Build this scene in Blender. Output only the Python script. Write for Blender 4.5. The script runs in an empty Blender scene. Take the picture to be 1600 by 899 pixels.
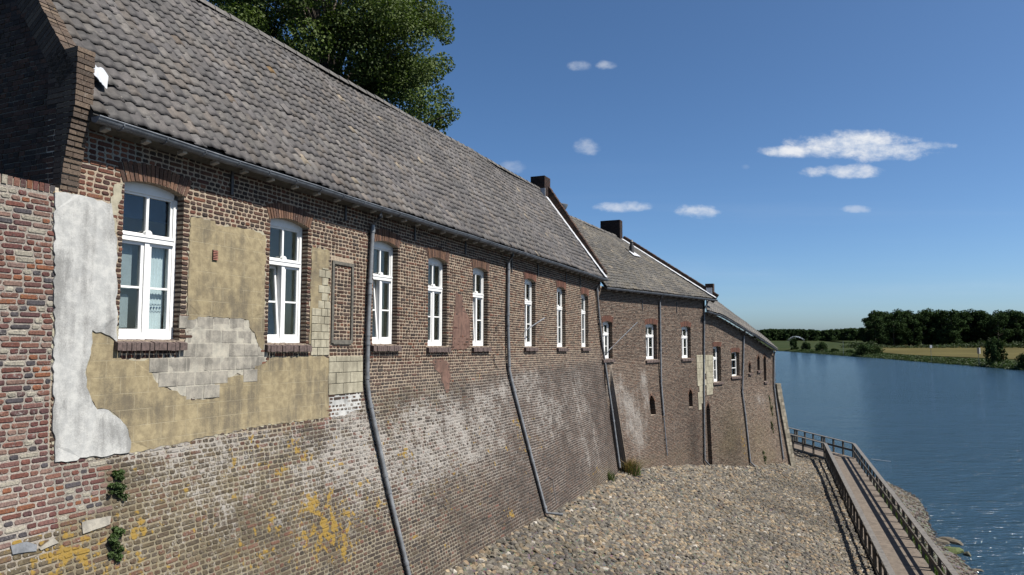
import bpy, bmesh, math, random
import numpy as np
from mathutils import Matrix, Vector
R = math.radians
scene = bpy.context.scene
col = scene.collection
random.seed(7); rng = np.random.default_rng(7)

# ------------------------------------------------------------------ camera, sky, sun, exposure
F = 1066.0
PITCH = math.atan(75.5 / F)
cam_d = bpy.data.cameras.new("camera"); cam = bpy.data.objects.new("camera", cam_d); col.objects.link(cam)
cam_d.sensor_width = 36; cam_d.lens = 36 * F / 1600; cam_d.clip_start = .1; cam_d.clip_end = 9000
cam.location = (0, 0, 0); cam.rotation_euler = (math.pi / 2 + PITCH, 0, 0)
scene.camera = cam
scene.render.resolution_x = 1024; scene.render.resolution_y = 575
SUN_AZ = Vector((.945, -.327, 0)).normalized(); SUN_EL = R(51.5)
sun_dir = Vector((SUN_AZ.x * math.cos(SUN_EL), SUN_AZ.y * math.cos(SUN_EL), math.sin(SUN_EL)))
sd = bpy.data.lights.new("sun", 'SUN'); sd.energy = 5.0; sd.angle = R(.5); sd.color = (1, .95, .87)
sun = bpy.data.objects.new("sun", sd); col.objects.link(sun); sun.location = (20, -10, 40)
sun.rotation_euler = sun_dir.to_track_quat('Z', 'Y').to_euler()
scene.view_settings.view_transform = 'Standard'; scene.view_settings.look = 'None'
scene.view_settings.exposure = 1.12; scene.view_settings.gamma = 1
W = bpy.data.worlds.new("World"); scene.world = W; W.use_nodes = True
CP, SP = math.cos(PITCH), math.sin(PITCH)
def ray(px, py):                       # direction through a pixel of the photograph
    a = (px - 800) / F; b = (449.5 - py) / F
    return (a, CP - b * SP, SP + b * CP)
def at_z(px, py, z):
    r = ray(px, py); t = z / r[2]; return (r[0] * t, r[1] * t, z)
def at_y(px, py, y):
    r = ray(px, py); t = y / r[1]; return (r[0] * t, y, r[2] * t)
def to_px(P):
    P = np.asarray(P, float); x, y, z = P[..., 0], P[..., 1], P[..., 2]
    d = y * CP + z * SP; up = -y * SP + z * CP
    d = np.where(d < .1, .1, d)
    return 800 + F * x / d, 449.5 - F * up / d, d

class NT:
    def __init__(s, nt): s.nt = nt; nt.nodes.clear()
    def n(s, typ, props=None, **ins):
        nd = s.nt.nodes.new(typ)
        for k, v in (props or {}).items(): setattr(nd, k, v)
        for k, v in ins.items():
            key = int(k[1:]) if k[0] == 'i' and k[1:].isdigit() else k.replace('_', ' ')
            s.set(nd.inputs[key], v)
        return nd
    def set(s, sock, v):
        if isinstance(v, bpy.types.NodeSocket): s.nt.links.new(v, sock)
        elif isinstance(v, bpy.types.Node): s.nt.links.new(v.outputs[0], sock)
        elif isinstance(v, (tuple, list)) and len(v) == 3 and sock.type == 'RGBA': sock.default_value = (*v, 1)
        else: sock.default_value = v
    def math(s, op, a, b=0.0, c=0.0, clamp=False):
        nd = s.nt.nodes.new('ShaderNodeMath'); nd.operation = op; nd.use_clamp = clamp
        for i, v in enumerate((a, b, c)): s.set(nd.inputs[i], v)
        return nd.outputs[0]
    def mix(s, f, a, b, mode='MIX'):
        nd = s.nt.nodes.new('ShaderNodeMix'); nd.data_type = 'RGBA'; nd.blend_type = mode
        s.set(nd.inputs[0], f); s.set(nd.inputs[6], a); s.set(nd.inputs[7], b)
        return nd.outputs[2]
    def ramp(s, v, lo, hi, a=0.0, b=1.0, smooth=True):
        nd = s.nt.nodes.new('ShaderNodeMapRange'); nd.interpolation_type = 'SMOOTHSTEP' if smooth else 'LINEAR'
        for i, x in enumerate((v, lo, hi, a, b)): s.set(nd.inputs[i], x)
        return nd.outputs[0]
    def noise(s, vec, scale, detail=3, rough=.55):
        nd = s.nt.nodes.new('ShaderNodeTexNoise'); s.nt.links.new(vec, nd.inputs['Vector'])
        nd.inputs['Scale'].default_value = scale; nd.inputs['Detail'].default_value = detail; nd.inputs['Roughness'].default_value = rough
        return nd.outputs[0]

# world: Nishita daylight with the photograph's few fair-weather clouds, given as directions
t = NT(W.node_tree)
sky = t.n('ShaderNodeTexSky', dict(sky_type='NISHITA', sun_disc=False, sun_elevation=SUN_EL,
      sun_rotation=math.atan2(SUN_AZ.x, SUN_AZ.y), altitude=0, air_density=.65, dust_density=1.0, ozone_density=7.0))
tc = t.n('ShaderNodeTexCoord')
sep = t.n('ShaderNodeSeparateXYZ', i0=tc.outputs['Generated'])
ysafe = t.math('MAXIMUM', sep.outputs[1], .02)
qx = t.math('DIVIDE', sep.outputs[0], ysafe); qz = t.math('DIVIDE', sep.outputs[2], ysafe)
front = t.ramp(sep.outputs[1], .05, .2)
qv = t.n('ShaderNodeCombineXYZ', i0=qx, i1=qz, i2=0.0).outputs[0]
qn = t.n('ShaderNodeCombineXYZ', i0=qx, i1=t.math('MULTIPLY', qz, 1.6), i2=0.0).outputs[0]
n1 = t.math('SUBTRACT', t.noise(qn, 26, 6, .6), .5)
n2 = t.math('SUBTRACT', t.noise(qn, 9, 3, .5), .5)
n3 = t.math('SUBTRACT', t.noise(qn, 75, 5, .65), .5)
nn = t.math('ADD', t.math('ADD', t.math('MULTIPLY', n1, 2.0), t.math('MULTIPLY', n2, 1.6)), t.math('MULTIPLY', n3, .8))
CL = [(1335, 224, 92, 17, 1.0), (1385, 236, 78, 13, 1.0), (1300, 236, 80, 10, 1.0), (1236, 237, 42, 8, .95), (1455, 228, 34, 6, .7), (1322, 269, 60, 9, .8),
      (906, 103, 17, 7, .4), (948, 102, 16, 6, .4), (917, 231, 20, 11, .4), (976, 323, 42, 7, .6), (1090, 331, 36, 10, .75),
      (1335, 327, 24, 5, .35), (800, 262, 22, 8, .25), (1165, 261, 8, 4, .2)]
dens = 0.0
for (cx, cy, w, h, s_) in CL:
    r = ray(cx, cy); ax, az = r[0] / r[1], r[2] / r[1]
    ex = t.math('DIVIDE', t.math('SUBTRACT', qx, ax), w / F * 1.25); ez = t.math('DIVIDE', t.math('SUBTRACT', qz, az), h / F * 1.45)
    rad = t.math('ADD', t.math('MULTIPLY', ex, ex), t.math('MULTIPLY', ez, ez))
    e = t.math('ADD', t.math('SUBTRACT', 1.0, rad), nn)
    m = t.math('MULTIPLY', t.ramp(e, .05, 1.35), s_)
    dens = m if isinstance(dens, float) else t.math('MAXIMUM', dens, m)
veil = t.math('MULTIPLY', t.ramp(t.noise(t.n('ShaderNodeCombineXYZ', i0=t.math('MULTIPLY', qx, .35), i1=t.math('MULTIPLY', qz, 7.0), i2=0.0).outputs[0], 2.2, 4, .55), .45, .8), t.ramp(qz, .32, .02, 0, .14))
dens = t.math('MULTIPLY', t.math('MAXIMUM', dens, veil), front)
cloudc = t.mix(t.ramp(t.math('ADD', n1, t.math('MULTIPLY', n2, .6)), -.25, .2), (4.6, 5.2, 6.1), (6.5, 6.6, 6.8))
hs = t.n('ShaderNodeHueSaturation', Saturation=1.05, Value=1.0, Color=sky.outputs[0])
skyc = t.mix(1.0, hs.outputs[0], (1.03, 1.085, 1.03), 'MULTIPLY')
bg = t.n('ShaderNodeBackground', Color=t.mix(dens, skyc, cloudc), Strength=.062)
t.n('ShaderNodeOutputWorld', Surface=bg.outputs[0])

# ------------------------------------------------------------------ helpers
WM = {}                                # world matrices, for parenting without the depsgraph
def put(o, parent=None, M=None):
    M = M or Matrix.Identity(4); WM[o.name] = M
    if o.name not in col.objects: col.objects.link(o)
    if parent is not None:
        o.parent = parent; o.matrix_basis = WM[parent.name].inverted() @ M
    else: o.matrix_basis = M
    return o
def tag(o, label=None, cat=None, group=None, kind=None):
    if label: o['label'] = label
    if cat: o['category'] = cat
    if group: o['group'] = group
    if kind: o['kind'] = kind
    return o
def thing(name, loc, label, cat, group=None):
    o = bpy.data.objects.new(name, None); o.empty_display_size = .2
    put(o, None, Matrix.Translation(loc)); return tag(o, label, cat, group)
def mesh_np(name, V, polys, mat, attrs=None, smooth=False):
    """V (N,3); polys: list of (M,k) int arrays"""
    me = bpy.data.meshes.new(name); V = np.asarray(V, np.float32)
    polys = [np.asarray(p, np.int32) for p in polys if len(p)]
    me.vertices.add(len(V)); me.vertices.foreach_set('co', V.ravel())
    loops = np.concatenate([p.ravel() for p in polys]); tot = np.concatenate([np.full(len(p), p.shape[1], np.int32) for p in polys])
    me.loops.add(len(loops)); me.loops.foreach_set('vertex_index', loops)
    me.polygons.add(len(tot)); me.polygons.foreach_set('loop_start', np.concatenate([[0], np.cumsum(tot)[:-1]]).astype(np.int32))
    try: me.polygons.foreach_set('loop_total', tot)
    except Exception: pass
    me.polygons.foreach_set('use_smooth', np.full(len(tot), smooth))
    for an, arr in (attrs or {}).items():
        a = me.attributes.new(an, 'FLOAT_COLOR', 'POINT')
        arr = np.asarray(arr, np.float32)
        if arr.shape[1] == 3: arr = np.hstack([arr, np.ones((len(arr), 1), np.float32)])
        a.data.foreach_set('color', arr.ravel())
    me.update(calc_edges=True); me.validate()
    if mat: me.materials.append(mat)
    return me
def link_mesh(name, me, parent=None, M=None): return put(bpy.data.objects.new(name, me), parent, M)
class MB:                              # collects simple solids into one mesh
    def __init__(s): s.V = []; s.F = []
    def add(s, V, Fc):
        b = len(s.V); s.V += [tuple(v) for v in V]; s.F += [tuple(i + b for i in f) for f in Fc]; return s
    def box(s, x0, x1, y0, y1, z0, z1, bev=0):
        V = [(x, y, z) for x in (x0, x1) for y in (y0, y1) for z in (z0, z1)]
        return s.add(V, [(0, 1, 3, 2), (4, 6, 7, 5), (0, 4, 5, 1), (2, 3, 7, 6), (0, 2, 6, 4), (1, 5, 7, 3)])
    def hexa(s, P):                    # 8 points: bottom ring 4, top ring 4
        return s.add(P, [(0, 3, 2, 1), (4, 5, 6, 7), (0, 1, 5, 4), (1, 2, 6, 5), (2, 3, 7, 6), (3, 0, 4, 7)])
    def beam(s, a, b, w, h, up=(0, 0, 1)):
        a, b = Vector(a), Vector(b); d = (b - a).normalized(); sd_ = d.cross(Vector(up)).normalized(); u = sd_.cross(d)
        P = []
        for c in (a, b):
            for (i, j) in ((-1, -1), (1, -1), (1, 1), (-1, 1)): P.append(c + sd_ * (w / 2 * i) + u * (h / 2 * j))
        return s.hexa(P)
    def tube(s, pts, r, n=10, cap=True):
        pts = [Vector(p) for p in pts]; rs = r if isinstance(r, (list, tuple)) else [r] * len(pts)
        V = []; Fc = []
        for i, p in enumerate(pts):
            d = (pts[min(i + 1, len(pts) - 1)] - pts[max(i - 1, 0)]).normalized()
            x = d.cross(Vector((0, 0, 1)) if abs(d.z) < .9 else Vector((1, 0, 0))).normalized(); y = d.cross(x)
            for k in range(n):
                a = 2 * math.pi * k / n; V.append(p + x * (math.cos(a) * rs[i]) + y * (math.sin(a) * rs[i]))
        for i in range(len(pts) - 1):
            for k in range(n): Fc.append((i * n + k, i * n + (k + 1) % n, (i + 1) * n + (k + 1) % n, (i + 1) * n + k))
        if cap: Fc += [tuple(range(n))[::-1], tuple(range((len(pts) - 1) * n, len(pts) * n))]
        return s.add(V, Fc)
    def mesh(s, name, mat, smooth=False):
        me = bpy.data.meshes.new(name); me.from_pydata(s.V, [], s.F)
        bm = bmesh.new(); bm.from_mesh(me); bmesh.ops.recalc_face_normals(bm, faces=bm.faces); bm.to_mesh(me); bm.free()
        if smooth:
            me.shade_smooth() if hasattr(me, 'shade_smooth') else None
            try: me.set_sharp_from_angle(angle=R(40))
            except Exception: pass
        me.materials.append(mat); return me
    def build(s, name, mat, parent=None, M=None, smooth=False): return link_mesh(name, s.mesh(name, mat, smooth), parent, M)

def vnoise(x, y, seed=0):
    x = np.asarray(x, float); y = np.asarray(y, float)
    xi = np.floor(x).astype(np.int64); yi = np.floor(y).astype(np.int64); fx = x - xi; fy = y - yi
    fx = fx * fx * (3 - 2 * fx); fy = fy * fy * (3 - 2 * fy)
    def h(a, b):
        n = (a * 374761393 + b * 668265263 + seed * 982451653) & 0x7fffffff
        n = ((n ^ (n >> 13)) * 1274126177) & 0x7fffffff
        return ((n ^ (n >> 16)) & 0xffff) / 65535.0
    return (h(xi, yi) * (1 - fx) + h(xi + 1, yi) * fx) * (1 - fy) + (h(xi, yi + 1) * (1 - fx) + h(xi + 1, yi + 1) * fx) * fy
def fnoise(x, y, seed=0, o=3):
    s = 0; a = .5; tt = 0
    for i in range(o): s = s + a * vnoise(x * 2 ** i, y * 2 ** i, seed + i * 17); tt += a; a *= .5
    return s / tt
def in_poly(px, py, poly):
    px = np.asarray(px); py = np.asarray(py); c = np.zeros(px.shape, bool); n = len(poly)
    for i in range(n):
        x0, y0 = poly[i]; x1, y1 = poly[i - 1]
        if y0 == y1: continue
        c ^= ((y0 > py) != (y1 > py)) & (px < (x1 - x0) * (py - y0) / (y1 - y0) + x0)
    return c

# ------------------------------------------------------------------ materials
def newmat(name):
    m = bpy.data.materials.new(name); m.use_nodes = True; return m, NT(m.node_tree)
def finish(t, color, rough=.8, bump=None, bstr=.3, bdist=.01, **kw):
    b = t.n('ShaderNodeBsdfPrincipled', Base_Color=color, Roughness=rough)
    for k, v in kw.items(): t.set(b.inputs[k.replace('_', ' ')], v)
    if bump is not None:
        bp = t.n('ShaderNodeBump', Strength=bstr, Distance=bdist, Height=bump); t.nt.links.new(bp.outputs[0], b.inputs['Normal'])
    t.n('ShaderNodeOutputMaterial', Surface=b.outputs[0]); return b
def make_masonry():
    m, t = newmat("masonry")
    pos = t.n('ShaderNodeNewGeometry').outputs['Position']
    def attr(nm): 
        a = t.n('ShaderNodeAttribute', dict(attribute_name=nm)); b = t.n('ShaderNodeAttribute', dict(attribute_name=nm + '_part', attribute_type='OBJECT'))
        return t.mix(1.0, a.outputs['Color'], b.outputs['Color'], 'ADD')
    c = attr('tint'); st = t.n('ShaderNodeSeparateXYZ', i0=attr('stain'))
    fine = t.noise(pos, 55, 4, .6); mid = t.noise(pos, 14, 4, .6); big = t.noise(pos, 2.2, 4, .6); grit = t.noise(pos, 160, 2, .5)
    c = t.mix(1.0, c, t.n('ShaderNodeCombineXYZ', i0=t.ramp(fine, .25, .75, .62, 1.42), i1=t.ramp(fine, .25, .75, .62, 1.4), i2=t.ramp(fine, .25, .75, .64, 1.36)).outputs[0], 'MULTIPLY')
    c = t.mix(t.ramp(mid, .56, .72, 0, .45), c, (.05, .042, .038))
    film = t.math('MULTIPLY', st.outputs[2], t.ramp(t.math('ADD', mid, t.math('MULTIPLY', fine, .5)), .45, .95, .25, 1))
    c = t.mix(t.math('MULTIPLY', film, .5), c, t.mix(mid, (.13, .10, .05), (.27, .22, .125)))
    streak = t.n('ShaderNodeMapping', i0=pos); streak.inputs['Scale'].default_value = (5, 5, 1.1); stk = t.noise(streak.outputs[0], 1.0, 4, .65)
    sp2 = t.noise(pos, 28, 3, .7)
    e = t.math('ADD', st.outputs[0], t.math('ADD', t.math('MULTIPLY', t.math('SUBTRACT', sp2, .5), 2.0), t.math('ADD', t.math('MULTIPLY', t.math('SUBTRACT', big, .5), .9), t.math('MULTIPLY', t.math('SUBTRACT', stk, .5), 1.0))))
    c = t.mix(t.math('MULTIPLY', t.ramp(e, .42, 1.05), .72), c, (.44, .415, .385))
    dots = t.math('MULTIPLY', t.ramp(t.noise(pos, 38, 2, .5), .68, .72), t.math('MINIMUM', t.math('ADD', st.outputs[0], t.math('MULTIPLY', st.outputs[2], .7)), 1.0))
    c = t.mix(dots, c, (.48, .47, .44))
    lb = t.noise(pos, 8.5, 3, .55)
    e2 = t.math('ADD', st.outputs[1], t.math('ADD', t.math('MULTIPLY', t.math('SUBTRACT', lb, .5), 3.2), t.math('MULTIPLY', t.math('SUBTRACT', sp2, .5), .8)))
    c = t.mix(t.math('MULTIPLY', t.ramp(e2, .66, .96), .85), c, t.mix(fine, (.24, .14, .02), (.40, .27, .06)))
    c = t.mix(1.0, c, (.52, .52, .52), 'MULTIPLY')
    finish(t, c, .93, t.math('ADD', t.math('MULTIPLY', fine, .9), t.math('MULTIPLY', grit, .35)), .8, .006, Specular_IOR_Level=.2)
    return m
M_mas = make_masonry()
def make_plaster(name, c0, c1, dark, jh=None, dstr=.5, sc=1.6, scored=False):
    m, t = newmat(name); g = t.n('ShaderNodeNewGeometry'); pos = g.outputs['Position']
    big = t.noise(pos, sc, 5, .62); mid = t.noise(pos, 9, 5, .65); fine = t.noise(pos, 70, 3, .6)
    st_ = t.n('ShaderNodeMapping', i0=pos); st_.inputs['Scale'].default_value = (7, 7, .9)
    streak = t.noise(st_.outputs[0], 1.0, 4, .6)
    c = t.mix(t.ramp(mid, .35, .66), c0, c1)
    f = t.ramp(t.math('ADD', t.math('MULTIPLY', big, .55), t.math('ADD', t.math('MULTIPLY', streak, .35), t.math('MULTIPLY', fine, .18))), .49, .66, 0, dstr)
    c = t.mix(f, c, dark)
    hgt = t.math('ADD', t.math('MULTIPLY', mid, .8), t.math('MULTIPLY', fine, .35))
    if scored:
        mp = t.n('ShaderNodeMapping', i0=pos); mp.inputs['Rotation'].default_value = (0, 0, -math.atan2(1, .4366)); s_ = t.n('ShaderNodeSeparateXYZ', i0=mp.outputs[0])
        cv = t.n('ShaderNodeCombineXYZ', i0=t.math('ADD', s_.outputs[0], t.math('MULTIPLY', t.math('SUBTRACT', mid, .5), .02)), i1=t.math('ADD', s_.outputs[2], t.math('MULTIPLY', s_.outputs[0], .017)), i2=0.0)
        bk = t.n('ShaderNodeTexBrick', Vector=cv.outputs[0], Scale=1.0); bk.inputs['Brick Width'].default_value = .40; bk.inputs['Row Height'].default_value = .21; bk.inputs['Mortar Size'].default_value = .0045
        ln = t.math('MULTIPLY', bk.outputs['Fac'], t.ramp(t.noise(pos, 3, 3, .6), .35, .6)); c = t.mix(t.math('MULTIPLY', ln, .5), c, (.26, .23, .16)); hgt = t.math('SUBTRACT', hgt, t.math('MULTIPLY', ln, .6))
    finish(t, c, .92, hgt, .55, .012, Specular_IOR_Level=.2); return m
M_tan = make_plaster("weathered_ochre_render", (.150, .122, .075), (.215, .178, .108), (.085, .072, .052), dstr=.9, scored=True)
M_white = make_plaster("grey_white_plaster", (0.249, 0.252, 0.247), (0.323, 0.323, 0.311), (0.142, 0.142, 0.138), dstr=.95, sc=1.3)
M_grey = make_plaster("grey_cement", (.165, .155, .135), (.235, .218, .185), (.10, .094, .083), dstr=.95, sc=3.2)
M_greyj = make_plaster("pale_cement_joint", (.22, .21, .18), (.29, .27, .225), (.13, .12, .105), dstr=.7, sc=3.2)
M_cream = make_plaster("cream_stone", (.20, .185, .14), (.27, .25, .19), (.13, .118, .088), dstr=.8)
M_pink = make_plaster("pink_render", (.085, .050, .040), (.125, .075, .058), (.060, .038, .030), dstr=.8)
def simple(name, c, rough=.6, var=.15, scale=8, metal=0, bstr=.2, spec=.5, c2=None, bd=.005):
    m, t = newmat(name); pos = t.n('ShaderNodeNewGeometry').outputs['Position']
    n = t.noise(pos, scale, 4, .6); n2 = t.noise(pos, scale * 7, 2, .5)
    a = tuple(x * (1 - var) for x in c); b = tuple(min(1, x * (1 + var)) for x in (c2 or c))
    finish(t, t.mix(t.ramp(t.math('ADD', t.math('MULTIPLY', n, .7), t.math('MULTIPLY', n2, .3)), .35, .65), a, b), rough, n2, bstr, bd, Metallic=metal, Specular_IOR_Level=spec)
    return m
M_zinc = simple("zinc", (.11, .12, .135), .5, .3, 5, .35)
M_pipe = simple("grey_pipe", (.125, .13, .137), .42, .25, 6, .2)
M_lead = simple("pale_lead", (0.324, 0.335, 0.356), .55, .18, 6)
M_paint = simple("white_paint", (0.540, 0.540, 0.531), .4, .05, 4, bstr=.05)
M_tail = simple("cream_paint", (0.270, 0.253, 0.227), .6, .2, 10)
M_iron = simple("black_iron", (.03, .028, .028), .6, .3, 20)
M_wood_d = simple("grey_wood", (0.065, 0.060, 0.049), .8, .35, 14)
M_rail = simple("weathered_rail_wood", (0.038, 0.030, 0.022), .75, .35, 9, c2=(0.054, 0.046, 0.035))
M_railtop = simple("pale_handrail_wood", (0.086, 0.078, 0.068), .7, .3, 7)
M_deck = simple("deck_wood", (0.078, 0.061, 0.046), .9, .14, 5, c2=(0.098, 0.078, 0.060))
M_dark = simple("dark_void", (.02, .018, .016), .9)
M_sill = simple("sill_brick", (0.064, 0.044, 0.039), .8, .4, 22, bstr=.5)
M_archm = simple("arch_brick", (.155, .085, .062), .9, .4, 25, bstr=.5)
M_arch2m = simple("rubbed_arch_brick", (.21, .09, .065), .9, .35, 22, bstr=.5)
M_arch = [(.13, .075, .055), (.16, .09, .062), (.10, .06, .048), (.19, .11, .075)]; M_arch2 = [(.15, .07, .052), (.17, .08, .058), (.13, .065, .05)]
M_mortar = simple("mortar", (0.300, 0.262, 0.210), .95, .25, 20)
M_stonep = simple("buttress_stone", (0.203, 0.184, 0.150), .9, .3, 5, bstr=.5)
M_room = simple("room_wall", (.74, .73, .66), .9, .05)
M_curtain = simple("pale_curtain", (.60, .63, .68), .8, .06, 3)
M_bluebl = simple("blue_blind", (.03, .06, .14), .6, .1)
M_cloth = simple("white_cloth", (.27, .285, .31), .8, .08, 9)
def make_glass():
    m, t = newmat("window_glass")
    lw = t.n('ShaderNodeLayerWeight', Blend=.5); fr = t.math('ADD', .05, t.math('MULTIPLY', t.math('POWER', lw.outputs['Facing'], 4.0), .95))
    tr = t.n('ShaderNodeBsdfTransparent', Color=(.80, .84, .83)); gl = t.n('ShaderNodeBsdfGlossy', Roughness=.02)
    mx = t.n('ShaderNodeMixShader'); t.set(mx.inputs[0], t.math('MULTIPLY', fr, 1.0, clamp=True)); t.set(mx.inputs[1], tr); t.set(mx.inputs[2], gl)
    t.n('ShaderNodeOutputMaterial', Surface=mx.outputs[0]); return m
M_glass = make_glass()
def make_tile():
    m, t = newmat("clay_tile"); pos = t.n('ShaderNodeNewGeometry').outputs['Position']
    a = t.n('ShaderNodeAttribute', dict(attribute_name='tint')); b = t.n('ShaderNodeAttribute', dict(attribute_name='tint_part', attribute_type='OBJECT'))
    c = t.mix(1.0, a.outputs['Color'], b.outputs['Color'], 'ADD')
    mid = t.noise(pos, 9, 5, .65); fine = t.noise(pos, 60, 4, .6); big = t.noise(pos, .9, 3, .5)
    k = t.math('MULTIPLY', t.ramp(mid, .3, .7, .72, 1.28), t.ramp(fine, .3, .7, .8, 1.2))
    k = t.math('MULTIPLY', k, t.ramp(big, .35, .65, .85, 1.15))
    c = t.mix(1.0, c, t.n('ShaderNodeCombineXYZ', i0=k, i1=k, i2=k).outputs[0], 'MULTIPLY')
    c = t.mix(t.ramp(t.noise(pos, 22, 3, .6), .66, .74, 0, .5), c, (.20, .19, .15))
    finish(t, c, .72, t.math('ADD', mid, t.math('MULTIPLY', fine, .6)), .35, .006, Specular_IOR_Level=.4); return m
M_tile = make_tile()
def make_stone():
    m, t = newmat("cobble_stone"); pos = t.n('ShaderNodeNewGeometry').outputs['Position']
    a = t.n('ShaderNodeAttribute', dict(attribute_name='tint')); b = t.n('ShaderNodeAttribute', dict(attribute_name='tint_part', attribute_type='OBJECT'))
    c = t.mix(1.0, a.outputs['Color'], b.outputs['Color'], 'ADD')
    mid = t.noise(pos, 12, 5, .65); fine = t.noise(pos, 70, 3, .6)
    k = t.math('MULTIPLY', t.ramp(mid, .3, .7, .7, 1.3), t.ramp(fine, .3, .7, .82, 1.18))
    c = t.mix(1.0, c, t.n('ShaderNodeCombineXYZ', i0=k, i1=k, i2=k).outputs[0], 'MULTIPLY')
    finish(t, c, .85, t.math('ADD', mid, t.math('MULTIPLY', fine, .5)), .5, .02, Specular_IOR_Level=.3); return m
M_stone = make_stone()
def make_leaf(name, c, c2, tr=.35, sp=.2):
    m, t = newmat(name); pos = t.n('ShaderNodeNewGeometry').outputs['Position']
    a = t.n('ShaderNodeAttribute', dict(attribute_name='tint')).outputs['Color']
    k = t.mix(t.noise(pos, .8, 3, .6), c, c2); k = t.mix(1.0, k, a, 'MULTIPLY')
    d = t.n('ShaderNodeBsdfPrincipled', Base_Color=k, Roughness=.6, Specular_IOR_Level=sp); tl = t.n('ShaderNodeBsdfTranslucent', Color=t.mix(1.0, k, (1.1, 1.3, .5), 'MULTIPLY'))
    mx = t.n('ShaderNodeMixShader', i0=tr); t.set(mx.inputs[1], d.outputs[0]); t.set(mx.inputs[2], tl)
    t.n('ShaderNodeOutputMaterial', Surface=mx.outputs[0]); return m
M_leaf = make_leaf("linden_leaf", (.034, .056, .015), (.068, .088, .023), .22, .12)
M_leaf_far = make_leaf("far_leaf", (.016, .028, .013), (.029, .045, .018), .1, 0.0)
M_leaf_bush = make_leaf("bush_leaf", (0.024, 0.046, 0.014), (0.043, 0.062, 0.017), .25)
M_grass = make_leaf("grass_blade", (0.043, 0.062, 0.014), (0.067, 0.077, 0.024), .3)
M_dry = make_leaf("dry_stem", (0.176, 0.120, 0.064), (0.224, 0.160, 0.096), .2)
M_bark = simple("bark", (.075, .06, .045), .9, .4, 8, bstr=.8, bd=.03)

# ------------------------------------------------------------------ wall frames
class Wall:
    def __init__(s, A, D, k, brk, slope):
        l = math.hypot(*D); s.A = np.array(A, float); s.D = np.array([D[0] / l, D[1] / l]); s.N = np.array([s.D[1], -s.D[0]])
        s.k = k; s.brk = brk; s.slope = slope
    def b(s, u, v):
        u = np.asarray(u, float); v = np.asarray(v, float)
        x = (np.interp(u, *s.brk) - v) / .18
        return np.interp(u, *s.slope) * .18 * np.where(x > 20, x, np.log1p(np.exp(np.clip(x, -30, 20))))
    def P(s, u, v, n=0.0, flat=False):
        u = np.asarray(u, float); v = np.asarray(v, float); n = np.asarray(n, float) + (0 if flat else s.b(u, v))
        return np.stack([s.A[0] + u * s.D[0] + n * s.N[0], s.A[1] + u * s.D[1] + n * s.N[1], v - s.k * u + 0 * n], -1)
    def V(s, u, v, n=0.0, flat=True): return Vector(s.P(u, v, n, flat))
    def uv(s, px, py, n=0.0):          # pixel -> (u, v) on the vertical plane n
        r = ray(px, py); A = s.A + n * s.N
        tt = (A @ s.N) / (r[0] * s.N[0] + r[1] * s.N[1]); X = np.array([r[0], r[1]]) * tt
        u = (X - s.A) @ s.D; return u, r[2] * tt + s.k * u
    def suv(s, px, py):                # pixel -> (u, v) on the battered surface
        n = 0
        for _ in range(25):
            u, v = s.uv(px, py, n); n = .5 * n + .5 * float(s.b(u, v))
        return u, v
    def nz(s, px, py, u):              # pixel -> (n, z) on the cross plane at station u
        r = ray(px, py); C = s.A + u * s.D
        tt = (C @ s.D) / (r[0] * s.D[0] + r[1] * s.D[1]); X = np.array([r[0], r[1]]) * tt
        return (X - C) @ s.N, r[2] * tt
    def M(s, u, v, n=0.0):             # frame: x along wall, y inward, z up
        p = s.P(u, v, n, True); D, N = s.D, s.N
        return Matrix(((D[0], -N[0], 0, p[0]), (D[1], -N[1], 0, p[1]), (0, 0, 1, p[2]), (0, 0, 0, 1)))
w1 = Wall((-5.32, 7.93), (.4366, 1), .017, ([-3, 0, 5, 6.2, 13, 24], [-1.46, -1.45, -1.38, -1.02, -.80, -.62]),
          ([-3, 6, 11, 13.5, 18, 22.5, 24], [.27, .27, .28, .30, .24, .15, .13]))
U1 = w1.uv(937, 450)[0]
A2 = w1.P(U1, 0)[:2]
w2 = Wall(A2, (.657, .754), 0.0, ([0, 3, 12], [-1.15, -1.15, -1.4]), ([0, .72, .77, 4.5, 7.0, 12], [0, 0, .18, .11, .03, .02]))
U2 = w2.uv(1097, 480)[0]
A3 = w2.P(U2, 0, 0, True)[:2]
w3 = Wall(A3, (.69, .724), 0.0, ([0, 2, 12], [-3.0, -3.0, -3.0]), ([0, 1.2, 3.0, 5, 12], [.02, .04, .12, .15, .17]))
U3 = w3.uv(1209, 560)[0]

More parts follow.
